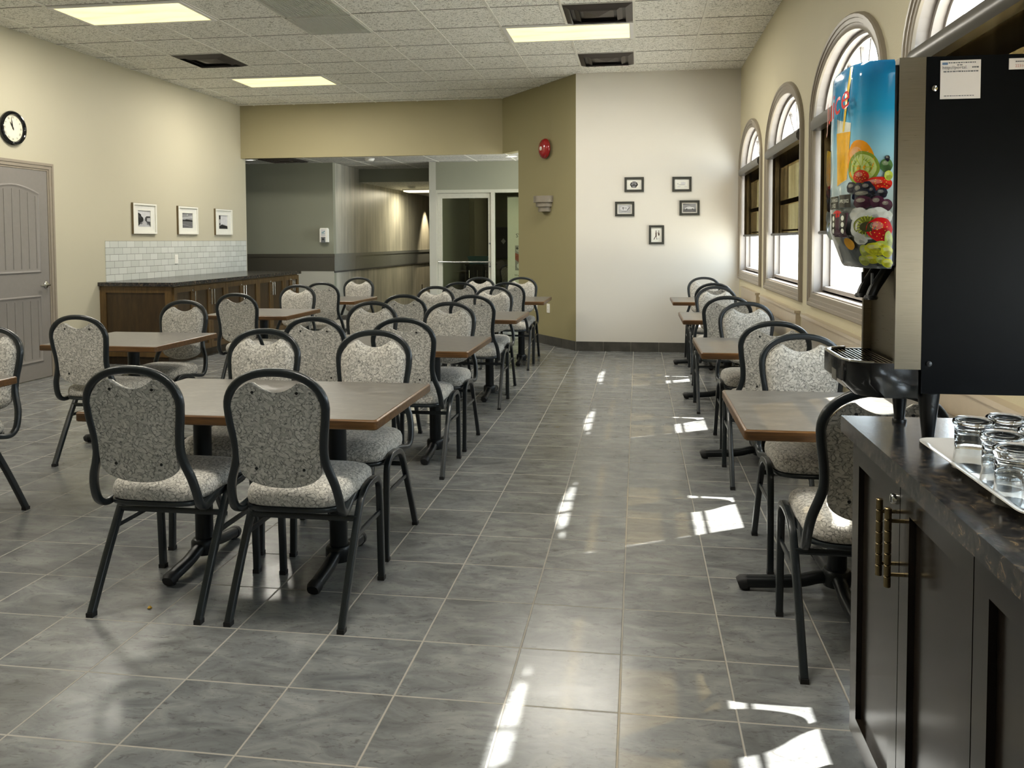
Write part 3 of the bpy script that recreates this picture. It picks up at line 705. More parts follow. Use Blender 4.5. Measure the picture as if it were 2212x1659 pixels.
def a_car(fl, w, h):
    fl([(-w+.014, -h+.012), (w-.014, -h+.012), (w-.014, h-.012), (-w+.014, h-.012)], 1, 3); fl([(-w+.016, h-.022), (0, h-.018), (0, h-.014), (-w+.016, h-.014)], 2, 1); fl([(-w+.014, -h+.012), (w-.014, -h+.012), (w-.014, -.01), (-w+.014, -.016)], 2, 2)
    fl([(-.052, -.014), (.055, -.012), (.052, .004), (.02, .01), (.004, .016), (-.022, .014), (-.036, .004), (-.054, 0)], 3, 5)
    for x in (-.032, .036): fl(el(x, -.013, .009, .006, 10), 4, 0)
def a_dance(fl, w, h):
    fl([(-.012, .03), (0, .034), (.004, -.002), (.002, -.03), (.01, -.055), (.003, -.056), (-.006, -.02), (-.026, -.058), (-.034, -.054), (-.012, -.012)], 1, 7); fl(el(-.005, .043, .006, .008, 10), 1, 7)
    fl([(.02, .03), (.03, .032), (.038, .006), (.03, -.014), (.018, -.004)], 1, 7); fl(el(.026, .043, .006, .007, 10), 1, 7); fl([(-.004, .022), (.022, .018), (.022, .022), (-.004, .027)], 1, 7); fl([(.004, -.05), (.036, -.046), (.036, -.043), (.004, -.046)], 1, 4)
black_frame(.003, 1.98, .225, .172, 'small black frame with a dark badge print, top left of the five', a_badge); black_frame(.556, 1.977, .22, .172, 'small black frame with a faint pale sketch, top right of the five', a_sketch)
black_frame(-.107, 1.694, .225, .172, 'small black frame with a grey oval plate print, left of the middle pair', a_plate); black_frame(.645, 1.70, .23, .174, 'small black frame with a vehicle print, right of the middle pair', a_car); black_frame(.265, 1.387, .176, .224, 'small upright black frame with two dancing figures, lowest of the five', a_dance)

# ------------------------------------------------------------------ olive wall fittings
bl = thing('fire_bell', 'round red fire alarm bell high on the olive angled wall', 'alarm bell', ang(.68, 2.48), angrz)
bm = B(); lathe(bm, [(.06, 0), (.06, -.03)], axis='y', n=24); obj('back_box', bm, 'white_plastic', bl)
bm = B(); lathe(bm, [(.115, -.028), (.127, -.03), (.128, -.038), (.122, -.055), (.1, -.075), (.06, -.088), (.02, -.092), (.0005, -.092)], axis='y', n=40); obj('gong', bm, 'red', bl)
bm = B(); lathe(bm, [(.026, -.09), (.026, -.096), (.012, -.098), (.012, -.102), (.0005, -.102)], axis='y', n=20); obj('badge', bm, 'white_plastic', bl)
sc = thing('wall_sconce', 'grey three-tier half-round wall sconce below the red bell', 'wall light', ang(.70, 1.72), angrz)
for nm, r, z0, z1 in (('upper_tier', .165, .085, .165), ('middle_tier', .135, .03, .085), ('lower_tier', .105, -.03, .03)):
    bm = B(); lathe(bm, [(r-.006, z1), (r, z1), (r, z0), (.001, z0)], n=24, a0=PI, a1=2*PI, cap=False); lathe(bm, [(r-.006, z1), (r-.006, z0+.004)], n=24, a0=PI, a1=2*PI, cap=False); obj(nm, bm, 'sconce', sc)

# ------------------------------------------------------------------ hall beyond the opening
HC = 2.56; YG = 10.1; XS = -4.70; YD = 10.3
struct(boxo('ceiling_hall', (-7.5, YH+.06, HC), (1.2, 11.36, HC+.1), 'hall_ceiling_shaded', smooth=0)); struct(boxo('ceiling_corridor', (-4.9, 11.36, 2.335), (-3.0, 18, 2.45), 'ceiling', smooth=0))
struct(boxo('wall_soffit', (XS, 11.34, 2.335), (-3.2, 11.38, HC+.02), 'grey_green', smooth=0))
bm = B()
for y in (9.45, 10.06, 10.67, 11.28): box(bm, (-7.5, y-.005, HC-.003), (1.2, y+.005, HC+.01))
for k in range(-11, 2): box(bm, (.010+.6096*k-.008, YH+.13, HC-.003), (.010+.6096*k+.008, 11.36, HC+.01))
o = struct(obj('ceiling_grid', bm, 'grid_white', smooth=0)); o.parent = bpy.data.objects['ceiling_hall']
struct(boxo('wall_grey', (-7.5, YG, 0), (XS, YG+.1, HC), 'grey_green', smooth=0)); struct(boxo('wall_hall_left', (-7.6, 9.2, 0), (-7.5, YG, HC), 'grey_green', smooth=0)); struct(boxo('wall_hall_left.001', (-7.5, 9.06, 0), (XL-.14, 9.2, HC), 'grey_green', smooth=0))
struct(boxo('wall_corridor_left', (XS-.1, YG+.1, 0), (XS, 18, HC), 'plaster', smooth=0)); struct(boxo('wall_corridor_end', (-4.9, 17.9, 0), (-3, 18, HC), 'grey_green', smooth=0)); struct(boxo('wall_corridor_right', (-3.20, YD+.1, 0), (-3.10, 17.9, HC), 'grey_green', smooth=0))
bm = B(); box(bm, (-7.5, YG-.012, .855), (XS+.012, YG, 1.075)); box(bm, (-7.5, YG-.022, 1.075), (XS+.022, YG, 1.125)); struct(obj('trim_5', bm, 'rail_dark', bevel=.003))
bm = B()
for k in range(8): box(bm, (XS, YG+.001+k*.98, .85), (XS+.012, YG+(k+1)*.98-.002, 1.073))
box(bm, (XS, YG, 1.073), (XS+.022, 17.9, 1.125)); box(bm, (XS, YG, .825), (XS+.016, 17.9, .85), 1); struct(obj('trim_6', bm, ['rail_gloss', 'gap'], bevel=.002))
bm = B(); box(bm, (-7.5, YG-.003, 0), (XS+.003, YG, .853)); struct(obj('trim_7', bm, 'hall_grey', smooth=0))
# soap dispenser
sd = thing('sanitizer_dispenser', 'white hand sanitizer dispenser on the grey hall wall', 'dispenser', (-4.835, YG, 1.42))
bm = B(); pr_ = [(-.062, -.11), (.062, -.11), (.06, .09), (.048, .112), (-.048, .112), (-.06, .09)]; prism(bm, [(x, 0, z) for x, z in pr_], (0, -.085, 0)); obj('housing', bm, 'white_plastic', sd, bevel=.012)
boxo('window_panel', (-.036, -.088, -.02), (.036, -.083, .09), 'g5', sd, bevel=.003); bm = B(); prism(bm, [(-.028, -.0885, .048), (.0, -.0885, .052), (.024, -.0885, .068), (.03, -.0885, .06), (.006, -.0885, .038), (-.026, -.0885, .036)], (0, -.001, 0)); box(bm, (-.026, -.0895, .018), (.026, -.0882, .026)); obj('badge', bm, 'blue_tub', sd, smooth=0)
bm = B(); box(bm, (-.034, -.096, -.118), (.034, -.06, -.03)); obj('nozzle_bay', bm, 'grey_plastic', sd, bevel=.008); boxo('sensor', (-.014, -.0985, -.08), (.014, -.095, -.05), 'black', sd, bevel=.002)
def disc_light(x, y, z, label):
    t = thing('downlight', label, 'light', (x, y, z), group='hall downlights'); bm = B(); lathe(bm, [(.062, 0.01), (.088, 0.01), (.088, -.006), (.08, -.009), (.062, -.004)], n=28, cap=False); obj('trim_ring', bm, 'fix_white', t)
    bm = B(); lathe(bm, [(.064, -.003), (.001, -.003)], n=24, cap=False); obj('lens', bm, 'can_glow', t)
disc_light(-5.78, 9.50, HC, 'small round downlight in the hall ceiling by the left wall end'); disc_light(-1.80, 9.68, HC, 'small round downlight in the hall ceiling by the olive wall')
def detector(x, y, z, label):
    t = thing('smoke_detector', label, 'smoke detector', (x, y, z), group='smoke detectors'); bm = B(); lathe(bm, [(.075, .0), (.078, -.012), (.07, -.018)], n=28); obj('base_plate', bm, 'white_plastic', t)
    bm = B(); lathe(bm, [(.068, -.016), (.066, -.03), (.052, -.042), (.02, -.045), (.0005, -.045)], n=28); obj('cover', bm, 'white_plastic', t)
detector(-3.93, 9.60, HC, 'white smoke detector on the hall ceiling beyond the beam'); detector(-4.10, 12.5, 2.335, 'smoke detector on the lower corridor ceiling beside the strip light')
hv = thing('air_vent', 'dark square vent in the hall ceiling near the left downlight', 'vent', (-5.30, 9.62, HC)); boxo('backing', (-.29, -.29, -.004), (.29, .29, .01), 'vent_dark', hv, smooth=0)
for r in (.27, .19, .11):
    bm = B(); rr = rrect(-r, -r, r, r, .01, 2); sweep(bm, [(x, y, -.012) for x, y in rr], rsec(.025, .012), (0, 0, 1), closed=True); obj('deflector', bm, 'vent_brown', hv)
cl = thing('corridor_light', 'glowing strip light on the corridor ceiling beyond the soffit', 'light', (-4.0, 13.45, 2.337)); boxo('light_body', (-.5, -.2, -.03), (.5, .2, 0), 'fix_white', cl, bevel=.004); boxo('lens', (-.48, -.19, -.055), (.48, .19, -.03), 'strip_glow', cl, bevel=.012)

# glazed entrance: frame, swing door, side light
ed = snode('door_2', (0, YD, 0)); bm = B(); zt = 2.12
box(bm, (-3.09, 0, 0), (-3.072, .1, zt)); box(bm, (-3.072, 0, zt-.05), (-1.3, .1, zt)); box(bm, (-2.215, 0, 0), (-2.163, .1, zt-.05)); box(bm, (-1.35, 0, 0), (-1.3, .1, zt-.05)); obj('door_frame', bm, 'aluminium', ed, bevel=.003)
bm = B(); box(bm, (-3.07, .02, .01), (-3.0, .07, 2.065)); box(bm, (-2.262, .02, .01), (-2.217, .07, 2.065)); box(bm, (-3.0, .02, 1.99), (-2.262, .07, 2.065)); box(bm, (-3.0, .02, .01), (-2.262, .07, .22)); dl = obj('door_leaf', bm, 'aluminium', ed, bevel=.003)
bm = B(); quad(bm, [(-3.0, .045, .22), (-2.262, .045, .22), (-2.262, .045, 1.99), (-3.0, .045, 1.99)]); obj('glass_pane', bm, 'door_pane', ed, smooth=0)
bm = B(); quad(bm, [(-2.163, .05, 0), (-1.35, .05, 0), (-1.35, .05, zt-.05), (-2.163, .05, zt-.05)]); obj('glass_pane', bm, 'door_pane', ed, smooth=0)
bm = B(); lathe(bm, [(.013, -3.05), (.013, -2.225)], (0, -.035, .993), 'x', 12)
for x in (-3.035, -2.24): lathe(bm, [(.009, -.035), (.009, .02)], (x, 0, .993), 'y', 10)
obj('push_bar', bm, 'chrome', ed)
bm = B()
for z in (1.28, .92): lathe(bm, [(.014, .021), (.014, .012), (.001, .011)], (-2.238, 0, z), 'y', 14)
obj('lock', bm, 'grey_plastic', ed)
struct(boxo('wall_hall_door', (-3.20, YD, 0), (-3.09, YD+.1, HC), 'hall_grey', smooth=0)); struct(boxo('wall_hall_door.001', (-3.09, YD, 2.12), (1.2, YD+.1, HC), 'grey_green', smooth=0)); struct(boxo('wall_hall_door.002', (-1.3, YD, 0), (1.2, YD+.1, 2.12), 'grey_green', smooth=0))
# room behind the glass
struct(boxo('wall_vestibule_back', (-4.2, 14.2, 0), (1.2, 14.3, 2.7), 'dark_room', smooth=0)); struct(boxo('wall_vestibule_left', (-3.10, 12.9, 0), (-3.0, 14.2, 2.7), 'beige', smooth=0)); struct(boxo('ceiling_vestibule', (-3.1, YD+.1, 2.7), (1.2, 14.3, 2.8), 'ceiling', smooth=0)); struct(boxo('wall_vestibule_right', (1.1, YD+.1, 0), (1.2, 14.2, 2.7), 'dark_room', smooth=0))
struct(boxo('wall_vestibule_strip', (-3.72, 14.12, 0), (-3.30, 14.19, 2.7), 'beige', smooth=0)); struct(boxo('door_3', (-3.70, 14.07, 0), (-3.42, 14.115, 1.86), 'door_grey', bevel=.004))
vc = thing('storage_cabinet', 'black cabinet with bar handles seen through the glass door', 'cabinet', (-2.93, 12.25, 0)); boxo('carcass', (-.06, -.2, 0), (.40, .25, .88), 'door_black', vc, bevel=.003)
for x in (-.055, .095, .245): bm = B(); box(bm, (x, -.218, .05), (x+.144, -.2, .86)); dd = obj('door', bm, 'door_black', vc, bevel=.002); bm = B(); lathe(bm, [(.006, .66), (.006, .80)], (x+.06, -.235, 0), 'z', 8); obj('handle', bm, 'chrome', dd)
boxo('cabinet_top', (-.07, -.23, .88), (.43, .26, .905), 'granite', vc, bevel=.003)
tb = thing('storage_tub', 'pale blue plastic tub on the black cabinet behind the glass door', 'tub', (-2.80, 12.25, .905)); bm = B(); lp = [(-.17, -.13), (.17, -.13), (.17, .13), (-.17, .13)]; A_ = [bm.verts.new((x*.85, y*.85, 0)) for x, y in lp]; B2 = [bm.verts.new((x, y, .12)) for x, y in lp]; bm.faces.new(A_)
for i in range(4): bm.faces.new((A_[i], A_[(i+1) % 4], B2[(i+1) % 4], B2[i]))
obj('tub_body', bm, 'blue_tub', tb); boxo('lid', (-.18, -.14, .12), (.18, .14, .14), 'blue_tub', tb, bevel=.004)
bn = thing('roll_up_banner', 'white roll-up banner with a photo behind the side light glass', 'banner', (-1.70, 10.62, 0)); boxo('banner_base', (-.32, -.08, 0), (.42, .08, .07), 'nickel', bn, bevel=.008)
boxo('banner_sheet', (-.305, -.004, .07), (.41, .0, 2.02), 'banner', bn, smooth=0); bm = B(); lathe(bm, [(.012, -.31), (.012, .415)], (0, 0, 2.02), 'x', 10); obj('top_rail', bm, 'nickel', bn)
bm = text_mesh('SW', .088, lambda x, y: Vector((-.172+x*.9, -.0055, 1.375+y))); merge(bm, text_mesh('We a', .05, lambda x, y: Vector((-.198+x, -.0055, .755+y)))); obj('lettering', bm, 'g0', bn, smooth=0)
bm = B()
for pts, d_, mi in (([(-.185, .85), (.2, .85), (.2, 1.245), (-.185, 1.245)], .005, 3), ([(-.185, 1.02), (-.1, .96), (.1, 1.0), (.1, 1.08), (-.12, 1.1), (-.185, 1.13)], .0055, 7), (el(-.12, 1.18, .05, .045, 12), .0055, 4), (el(-.1, .92, .06, .05, 12), .0055, 5), (el(-.15, 1.2, .02, .02, 8), .006, 1)): bm.faces.new([bm.verts.new((x, -d_, z)) for x, z in pts]).material_index = mi
obj('printed_photo', bm, ['g0', 'g1', 'g2', 'g3', 'g4', 'g5', 'sepia', 'skin_red'], bn, smooth=0)
def small_pic(name, label, loc, w, h, mat):
    t = thing(name, label, 'picture', loc); boxo('picture_frame', (-w, -.02, -h), (w, 0, h), 'frame_black', t, bevel=.003); boxo('print', (-w+.02, -.023, -h+.02), (w-.02, -.02, h-.02), mat, t, smooth=0); return t
small_pic('framed_notice', 'small framed notice on the dark wall behind the glass door', (-2.98, 14.2, 1.62), .12, .12, 'g2')
pp = small_pic('dark_poster', 'black poster with a pale diamond emblem behind the side light', (-2.66, 14.2, 1.28), .16, .32, 'g0'); bm = B()
for pts in ([(0, -.03), (.05, .03), (0, .09), (-.05, .03)],): bm.faces.new([bm.verts.new((x, -.0235, z)) for x, z in pts])
obj('emblem', bm, 'g4', pp, smooth=0)

# ------------------------------------------------------------------ dining chair
GRP_C = 'patterned banquet chairs'
YZ = [(.39, -.165), (.42, -.185), (.46, -.208), (.51, -.225), (.59, -.24), (.765, -.262), (.91, -.282)]
def yb(z):
    for (z0, y0), (z1, y1) in zip(YZ, YZ[1:]):
        if z <= z1: return y0+(y1-y0)*max(0, (z-z0))/(z1-z0)
    return YZ[-1][1]
def win(z):
    """half width of the frame centreline at height z (below the arch)"""
    if z >= .765: return .172
    t = max(0, min(1, (.765-z)/.175)); return .172-.016*(3*t*t-2*t**3)
def build_chair():
    t = thing('dining_chair', '', 'chair', group=GRP_C)
    # back frame tube: seat rail -> S curve -> arch and down the other side
    half = [(.165, .10, .414), (.178, -.04, .408), (.187, -.115, .393), (.192, -.158, .390), (.1945, -.19, .412), (.193, -.208, .456), (.184, -.222, .508), (.167, -.232, .558), (.1565, -.24, .604), (.159, -.249, .665), (.168, -.258, .725), (.172, -.263, .772)]
    half = smooth_path(half, 4); arch = []
    for i in range(1, 24):
        a = PI*i/24; z = .772+.122*math.sin(a)**.92; arch.append(Vector((.172*math.copysign(abs(math.cos(a))**.9, math.cos(a)), yb(z), z)))
    path = half+arch+[Vector((-p.x, p.y, p.z)) for p in reversed(half)]
    obj('back_frame', sweep(B(), path, rsec(.0245, .028, .3), (0, 1, 0)), 'frame', t, smooth=50)
    # padded back: front cushion and rear panel share the outline
    def outline_pt(s, v):
        e = math.sqrt(max(0, 1-abs(s)**2.0)); arc = .766+.109*(max(0, 1-abs(s)**2.1))**.5
        scoop = .825+.036*(abs(s)/.52)**2
        ztop = min(arc, scoop); zbot = .554-.066*(max(0, 1-s*s))**.5
        z = zbot+(ztop-zbot)*v; w = win(z)-.0115 if z < .765 else .1605
        return s*w, z
    NS, NV = 34, 14; ss = [.55*(-1+2*i/NS)+.45*math.sin(PI/2*(-1+2*i/NS)) for i in range(NS+1)]
    def shell(y_front, y_back, bulge):
        bm = B(); F, Bk = [], []
        for s in ss:
            f, b = [], []
            for j in range(NV+1):
                v = .5-.5*math.cos(PI*j/NV); x, z = outline_pt(s, v)
                k = (max(0, 1-abs(s)**5))**.45*(max(0, 1-abs(2*v-1)**7))**.45
                f.append(bm.verts.new((x, yb(z)+y_front+bulge*k, z))); b.append(bm.verts.new((x, yb(z)+y_back, z)))
            F.append(f); Bk.append(b)
        for i in range(NS):
            for j in range(NV):
                bm.faces.new((F[i][j], F[i+1][j], F[i+1][j+1], F[i][j+1])); bm.faces.new((Bk[i][j], Bk[i][j+1], Bk[i+1][j+1], Bk[i+1][j]))
            for j in (0, NV): bm.faces.new((F[i][j], F[i+1][j], Bk[i+1][j], Bk[i][j]))
        for i in (0, NS):
            for j in range(NV): bm.faces.new((F[i][j], F[i][j+1], Bk[i][j+1], Bk[i][j]))
        bmesh.ops.remove_doubles(bm, verts=bm.verts, dist=1e-5); return bm
    obj('backrest', shell(.006, -.001, .034), 'fabric', t, smooth=60)
    bp = obj('back_panel', shell(-.002, -.0075, 0), 'fabric', t, smooth=40); bp['label'] = 'flat fabric panel with four black screws'
    for x, z in ((-.078, .825), (.078, .825), (-.085, .558), (.085, .558)):
        bm = B(); lathe(bm, [(.0052, yb(z)-.0072), (.0052, yb(z)-.0095), (.0005, yb(z)-.0102)], (x, 0, z), 'y', 10); obj('screw', bm, 'black', bp)
    # seat cushion
    bm = B(); rings = []
    def ol(k):
        out = []; n = 40
        for i in range(n):
            a = 2*PI*i/n; c, s_ = math.cos(a), math.sin(a); e = .42
            x = math.copysign(abs(c)**e, c)*(.188+.010*s_); y = .018+math.copysign(abs(s_)**e, s_)*.208; out.append((x*k, .018+(y-.018)*k))
        return out
    for k, z in ((.93, .406), (.985, .412), (1.0, .427), (.995, .445), (.965, .461), (.90, .472), (.78, .480), (.5, .486), (.2, .488)):
        rings.append([bm.verts.new((x, y, z-.010*max(0, (y-.12)/.1)**2*(1 if z > .45 else 0))) for x, y in ol(k)])
    for A_, B_ in zip(rings, rings[1:]):
        for i in range(40): bm.faces.new((A_[i], A_[(i+1) % 40], B_[(i+1) % 40], B_[i]))
    bm.faces.new(rings[0][::-1]); bm.faces.new(rings[-1]); obj('seat', bm, 'fabric', t, smooth=70)
    bm = B(); sweep(bm, [(x*.955, .018+(y-.018)*.955, .399) for x, y in ol(1)], rsec(.022, .016, .3), (0, 0, 1), closed=True); obj('seat_rail', bm, 'frame', t)
    sec = rsec(.0245, .025, .16)
    for sx in (-1, 1):
        rear = smooth_path([(sx*.204, -.229, .012), (sx*.2035, -.135, .19), (sx*.203, -.045, .346), (sx*.203, -.012, .390), (sx*.203, .035, .416), (sx*.203, .09, .424)], 4)
        front = smooth_path([(sx*.203, .09, .424), (sx*.203, .145, .422), (sx*.203, .18, .402), (sx*.203, .196, .362), (sx*.203, .206, .2), (sx*.203, .214, .012)], 4)
        for p, foot in ((rear, rear[0]), (front, front[-1])):
            lg = obj('leg', sweep(B(), p, sec, (1, 0, 0)), 'frame', t, smooth=50)
            bm = B(); box(bm, (foot.x-.0128, foot.y-.0138, 0), (foot.x+.0128, foot.y+.0138, .016)); obj('foot_cap', bm, 'rubber', lg, bevel=.003)
        bm = B(); sweep(bm, [(sx*.203, -.085, .276), (sx*.203, .20, .276)], rsec(.012, .018, .3), (0, 0, 1)); obj('side_brace', bm, 'frame', t)
        bm = B(); sweep(bm, [(sx*.178, .02, .399), (sx*.203, .03, .412)], rsec(.02, .016, .3), (0, 0, 1)); obj('mount', bm, 'frame', t)
    bm = B(); sweep(bm, [(-.203, -.057, .335), (.203, -.057, .335)], rsec(.014, .02, .3), (0, 0, 1)); obj('rear_stretcher', bm, 'frame', t)
    return t
chair = maker(build_chair)

# ------------------------------------------------------------------ tables
ZT = .695; GRP_T = 'dining tables'
def build_table(w, d, long):
    t = thing('dining_table', '', 'table', group=GRP_T); w /= 2; d /= 2; th = .036
    bm = B(); prism(bm, [(x, y, ZT-.003) for x, y in rrect(-w+.009, -d+.009, w-.009, d-.009, .012, 3)], (0, 0, .003)); obj('tabletop', bm, 'laminate', t, smooth=0)
    bm = B(); out = rrect(-w, -d, w, d, .012, 4); inn = rrect(-w+.009, -d+.009, w-.009, d-.009, .012, 4); n = len(out)
    loops = [[bm.verts.new((x, y, z)) for x, y in L] for L, z in ((inn, ZT-th), (rrect(-w+.004, -d+.004, w-.004, d-.004, .01, 4), ZT-th), (out, ZT-th+.004), (out, ZT-.005), (rrect(-w+.005, -d+.005, w-.005, d-.005, .01, 4), ZT-.0005), (inn, ZT-.0005))]
    for A_, B_ in zip(loops, loops[1:]+loops[:1]):
        for i in range(n): bm.faces.new((A_[i], A_[(i+1) % n], B_[(i+1) % n], B_[i]))
    obj('edge_band', bm, 'edge_wood', t, smooth=40)
    boxo('underside', (-w+.02, -d+.02, ZT-th), (w-.02, d-.02, ZT-.004), 'edge_wood', t, smooth=0)
    for px in ((-.292, .292) if long else (0,)):
        bm = B(); lathe(bm, [(.036, .05), (.036, ZT-th-.01)], (px, 0, 0), 'z', 20); cc = obj('column', bm, 'iron', t)
        bm = B(); lathe(bm, [(.05, .035), (.053, .05), (.053, .085), (.046, .095), (.036, .098)], (px, 0, 0), 'z', 20); obj('collar', bm, 'iron', t)
        bm = B(); box(bm, (px-.1, -.15, ZT-th-.012), (px+.1, .15, ZT-th)); obj('mounting_plate', bm, 'iron', t, bevel=.003)
        dirs = ((0, 1), (0, -1)) if long else ((0, 1), (0, -1), (1, 0), (-1, 0)); R = .275 if long else .36
        for dx, dy in dirs:
            p = [(px+dx*r, dy*r, z) for r, z in ((.02, .065), (.07, .06), (.12, .046), (.18, .038), (R-.03, .03))]
            bm = B(); sweep(bm, smooth_path(p, 3), rsec(.05, .044, .42, 4), (0, 0, 1), scale=[1]*13); ar = obj('base_arm', bm, 'iron', t, smooth=50)
            bm = B(); sweep(bm, [(px+dx*r, dy*r, z) for r, z in ((R-.032, .0285), (R-.012, .027), (R, .022))], rsec(.054, .05, .42, 4), (0, 0, 1), scale=[1, 1, .8]); sweep(bm, [(px+dx*(R-.03), dy*(R-.03), .012), (px+dx*(R-.03), dy*(R-.03), 0)], circ(.015), (1, 0, 0)); obj('foot_cap', bm, 'rubber', ar)
    return t
mk_long = maker(lambda: build_table(1.168, .762, True)); mk_sq = maker(lambda: build_table(.775, .745, False))
ORD = ('nearest', 'second nearest', 'third nearest', 'farthest')
TX = -1.445
for i, (y, dn) in enumerate(((.88, 0), (2.665, 0), (4.555, 0), (6.48, 0))):
    mk_long((TX if i == 0 else -1.49, y, 0), 0, '%s long wood-edged table of the row along the aisle' % ORD[i])
for i, (x, y, side, n_, lr) in enumerate((
        (-1.665, .575, 0, 0, 'left'), (-1.147, .575, 0, 0, 'right'), (-1.735, 1.185, 1, 0, 'left'), (-1.185, 1.185, 1, 0, 'right'),
        (-1.745, 2.365, 0, 1, 'left'), (-1.232, 2.365, 0, 1, 'right'), (-1.785, 2.955, 1, 1, 'left'), (-1.232, 2.955, 1, 1, 'right'),
        (-1.775, 4.25, 0, 2, 'left'), (-1.23, 4.25, 0, 2, 'right'), (-1.81, 4.86, 1, 2, 'left'), (-1.265, 4.86, 1, 2, 'right'),
        (-1.755, 6.195, 0, 3, 'left'), (-1.262, 6.195, 0, 3, 'right'), (-1.765, 6.77, 1, 3, 'left'), (-1.275, 6.77, 1, 3, 'right'))):
    lab = ('patterned chair seen from behind, %s near-side seat of the %s aisle table' if side == 0 else 'patterned chair facing the camera, %s far-side seat of the %s aisle table') % (lr, ORD[n_])
    chair((x, y, 0), PI if side else 0, lab)
for i, (x, y) in enumerate(((-3.22, 2.66), (-3.27, 4.65), (-3.27, 6.33))):
    mk_sq((x, y, 0), 0, ('square wood-edged table between the grey door and the walnut cabinets', 'square wood-edged table in front of the walnut cabinet doors', 'square wood-edged table at the far end of the left row by the hall')[i])
mk_sq((-3.245, .845, 0), 0, 'table corner cut off by the left edge of the photo')
for i, (x, y, f, lab) in enumerate(((-3.165, 2.325, 0, 'patterned chair seen from behind, standing in front of the grey door'), (-3.185, 2.94, 1, 'patterned chair facing the camera, before the end of the walnut cabinet'), (-3.195, 4.28, 0, 'patterned chair seen from behind, directly before the walnut cabinet doors'), (-3.21, 4.99, 1, 'patterned chair facing the camera at the table before the walnut cabinet doors'),
        (-3.15, 6.0, 0, 'patterned chair seen from behind at the far left table by the hall'), (-3.16, 6.60, 1, 'patterned chair facing the camera against the silvery corridor wall'), (-3.165, 1.135, 1, 'patterned chair cut off by the left edge of the photo'))):
    chair((x, y, 0), PI if f else 0, lab)
for i, y in enumerate((.89, 2.77, 4.66, 6.55)):
    mk_sq((.79, y, 0), 0, '%s square wood-edged table of the row under the windows' % ORD[i])
for x, y, f, i in ((.75, .465, 0, 0), (.775, 1.25, 1, 0), (.755, 2.38, 0, 1), (.777, 3.16, 1, 1), (.715, 4.29, 0, 2), (.755, 5.07, 1, 2), (.785, 6.16, 0, 3), (.79, 6.90, 1, 3)):
    chair((x, y, 0), PI if f else 0, ('patterned chair seen from behind at the %s table under the windows' if not f else 'patterned chair facing the camera at the %s table under the windows') % ORD[i])
# silhouettes in the room behind the glass
tt = mk_sq((-2.05, 12.9, 0), 0, 'dark table dimly seen behind the glass door'); chair((-2.25, 12.35, 0), .2, 'dark chair dimly seen through the glass door'); chair((-1.70, 12.75, 0), 1.4, 'dark chair dimly seen through the side light beside the banner')

# ------------------------------------------------------------------ serving counter at the right
ZC = .88
cb = thing('serving_cabinet', 'espresso brown cabinet with brass handles under the granite serving counter', 'cabinet', (.585, 0, 0)); YE = -.12; YS = -2.9
boxo('carcass', (.022, YS, .075), (XR-.612, YE, .84), 'espresso', cb, smooth=0); boxo('plinth', (.07, YS, 0), (XR-.612, YE-.03, .075), 'black', cb, smooth=0)
y = YE-.002; k = 0; W_ = .375
while y-W_ > YS:
    hy = y-W_+.03 if k % 2 == 0 else y-.03
    cab_door(cb, .022, y-W_, y, .08, .832, hy, -1, 'espresso', 'espresso', 'brass', .70, (y-W_+.032) if k % 2 == 0 else None, .115, 7); y -= W_; k += 1
bm = B(); box(bm, (.563, YS, .84), (XR, -.095, ZC)); tag(obj('serving_counter', bm, 'granite', bevel=.005), 'dark granite-look serving counter under the juice dispenser', 'counter')

# juice dispenser ---------------------------------------------------------
DX, DY, DZ = .60, -.40, ZC
jd = thing('juice_dispenser', 'tall black juice dispenser with a fruit picture door on the counter', 'dispenser', (DX, DY, DZ)); W = .265; H = .835; BZ = .115
boxo('body', (.055, 0, BZ), (.56, W, H), 'black_panel', jd, bevel=.004)
bm = B(); box(bm, (.0, .0, BZ+.052), (.054, .012, H)); box(bm, (.0, W-.012, BZ+.052), (.054, W, H)); box(bm, (.0, .012, H-.012), (.054, W-.012, H)); obj('steel_surround', bm, 'steel', jd, bevel=.003)
boxo('splash_panel', (.018, .012, BZ+.05), (.054, W-.012, .40), 'steel', jd, bevel=.002); boxo('door_hinge_bay', (-.008, .006, .392), (.03, W-.006, H-.014), 'black', jd, smooth=0)
def spx(th, z, k=1.0):
    c, s_ = math.cos(th), math.sin(th); dep = .087*max(c, 0)**(2/3.)
    if z < .465: dep *= 1-.36*((.465-z)/.075)
    dep *= 1-.05*max(0, (z-.75)/.09)
    return Vector((-.010-dep*k, W/2+.138*math.copysign(abs(s_)**(2/3.), s_)*k, z))
NTH = 64; ths = [math.radians(-90+180*i/NTH) for i in range(NTH+1)]
bm = B(); zs = [.385, .39, .40, .43, .465, .5, .6, .7, .8, .825, .832]; rows = []
for z in zs:
    k = .96 if z in (.385, .832) else 1
    rows.append([bm.verts.new(spx(th, z, k)) for th in ths])
for A_, B_ in zip(rows, rows[1:]):
    for i in range(NTH): bm.faces.new((A_[i], A_[i+1], B_[i+1], B_[i]))
    bm.faces.new((A_[0], B_[0], B_[-1], A_[-1]))
bm.faces.new(rows[0]); bm.faces.new(rows[-1]); pd = obj('picture_door', bm, 'poster', jd, smooth=40)
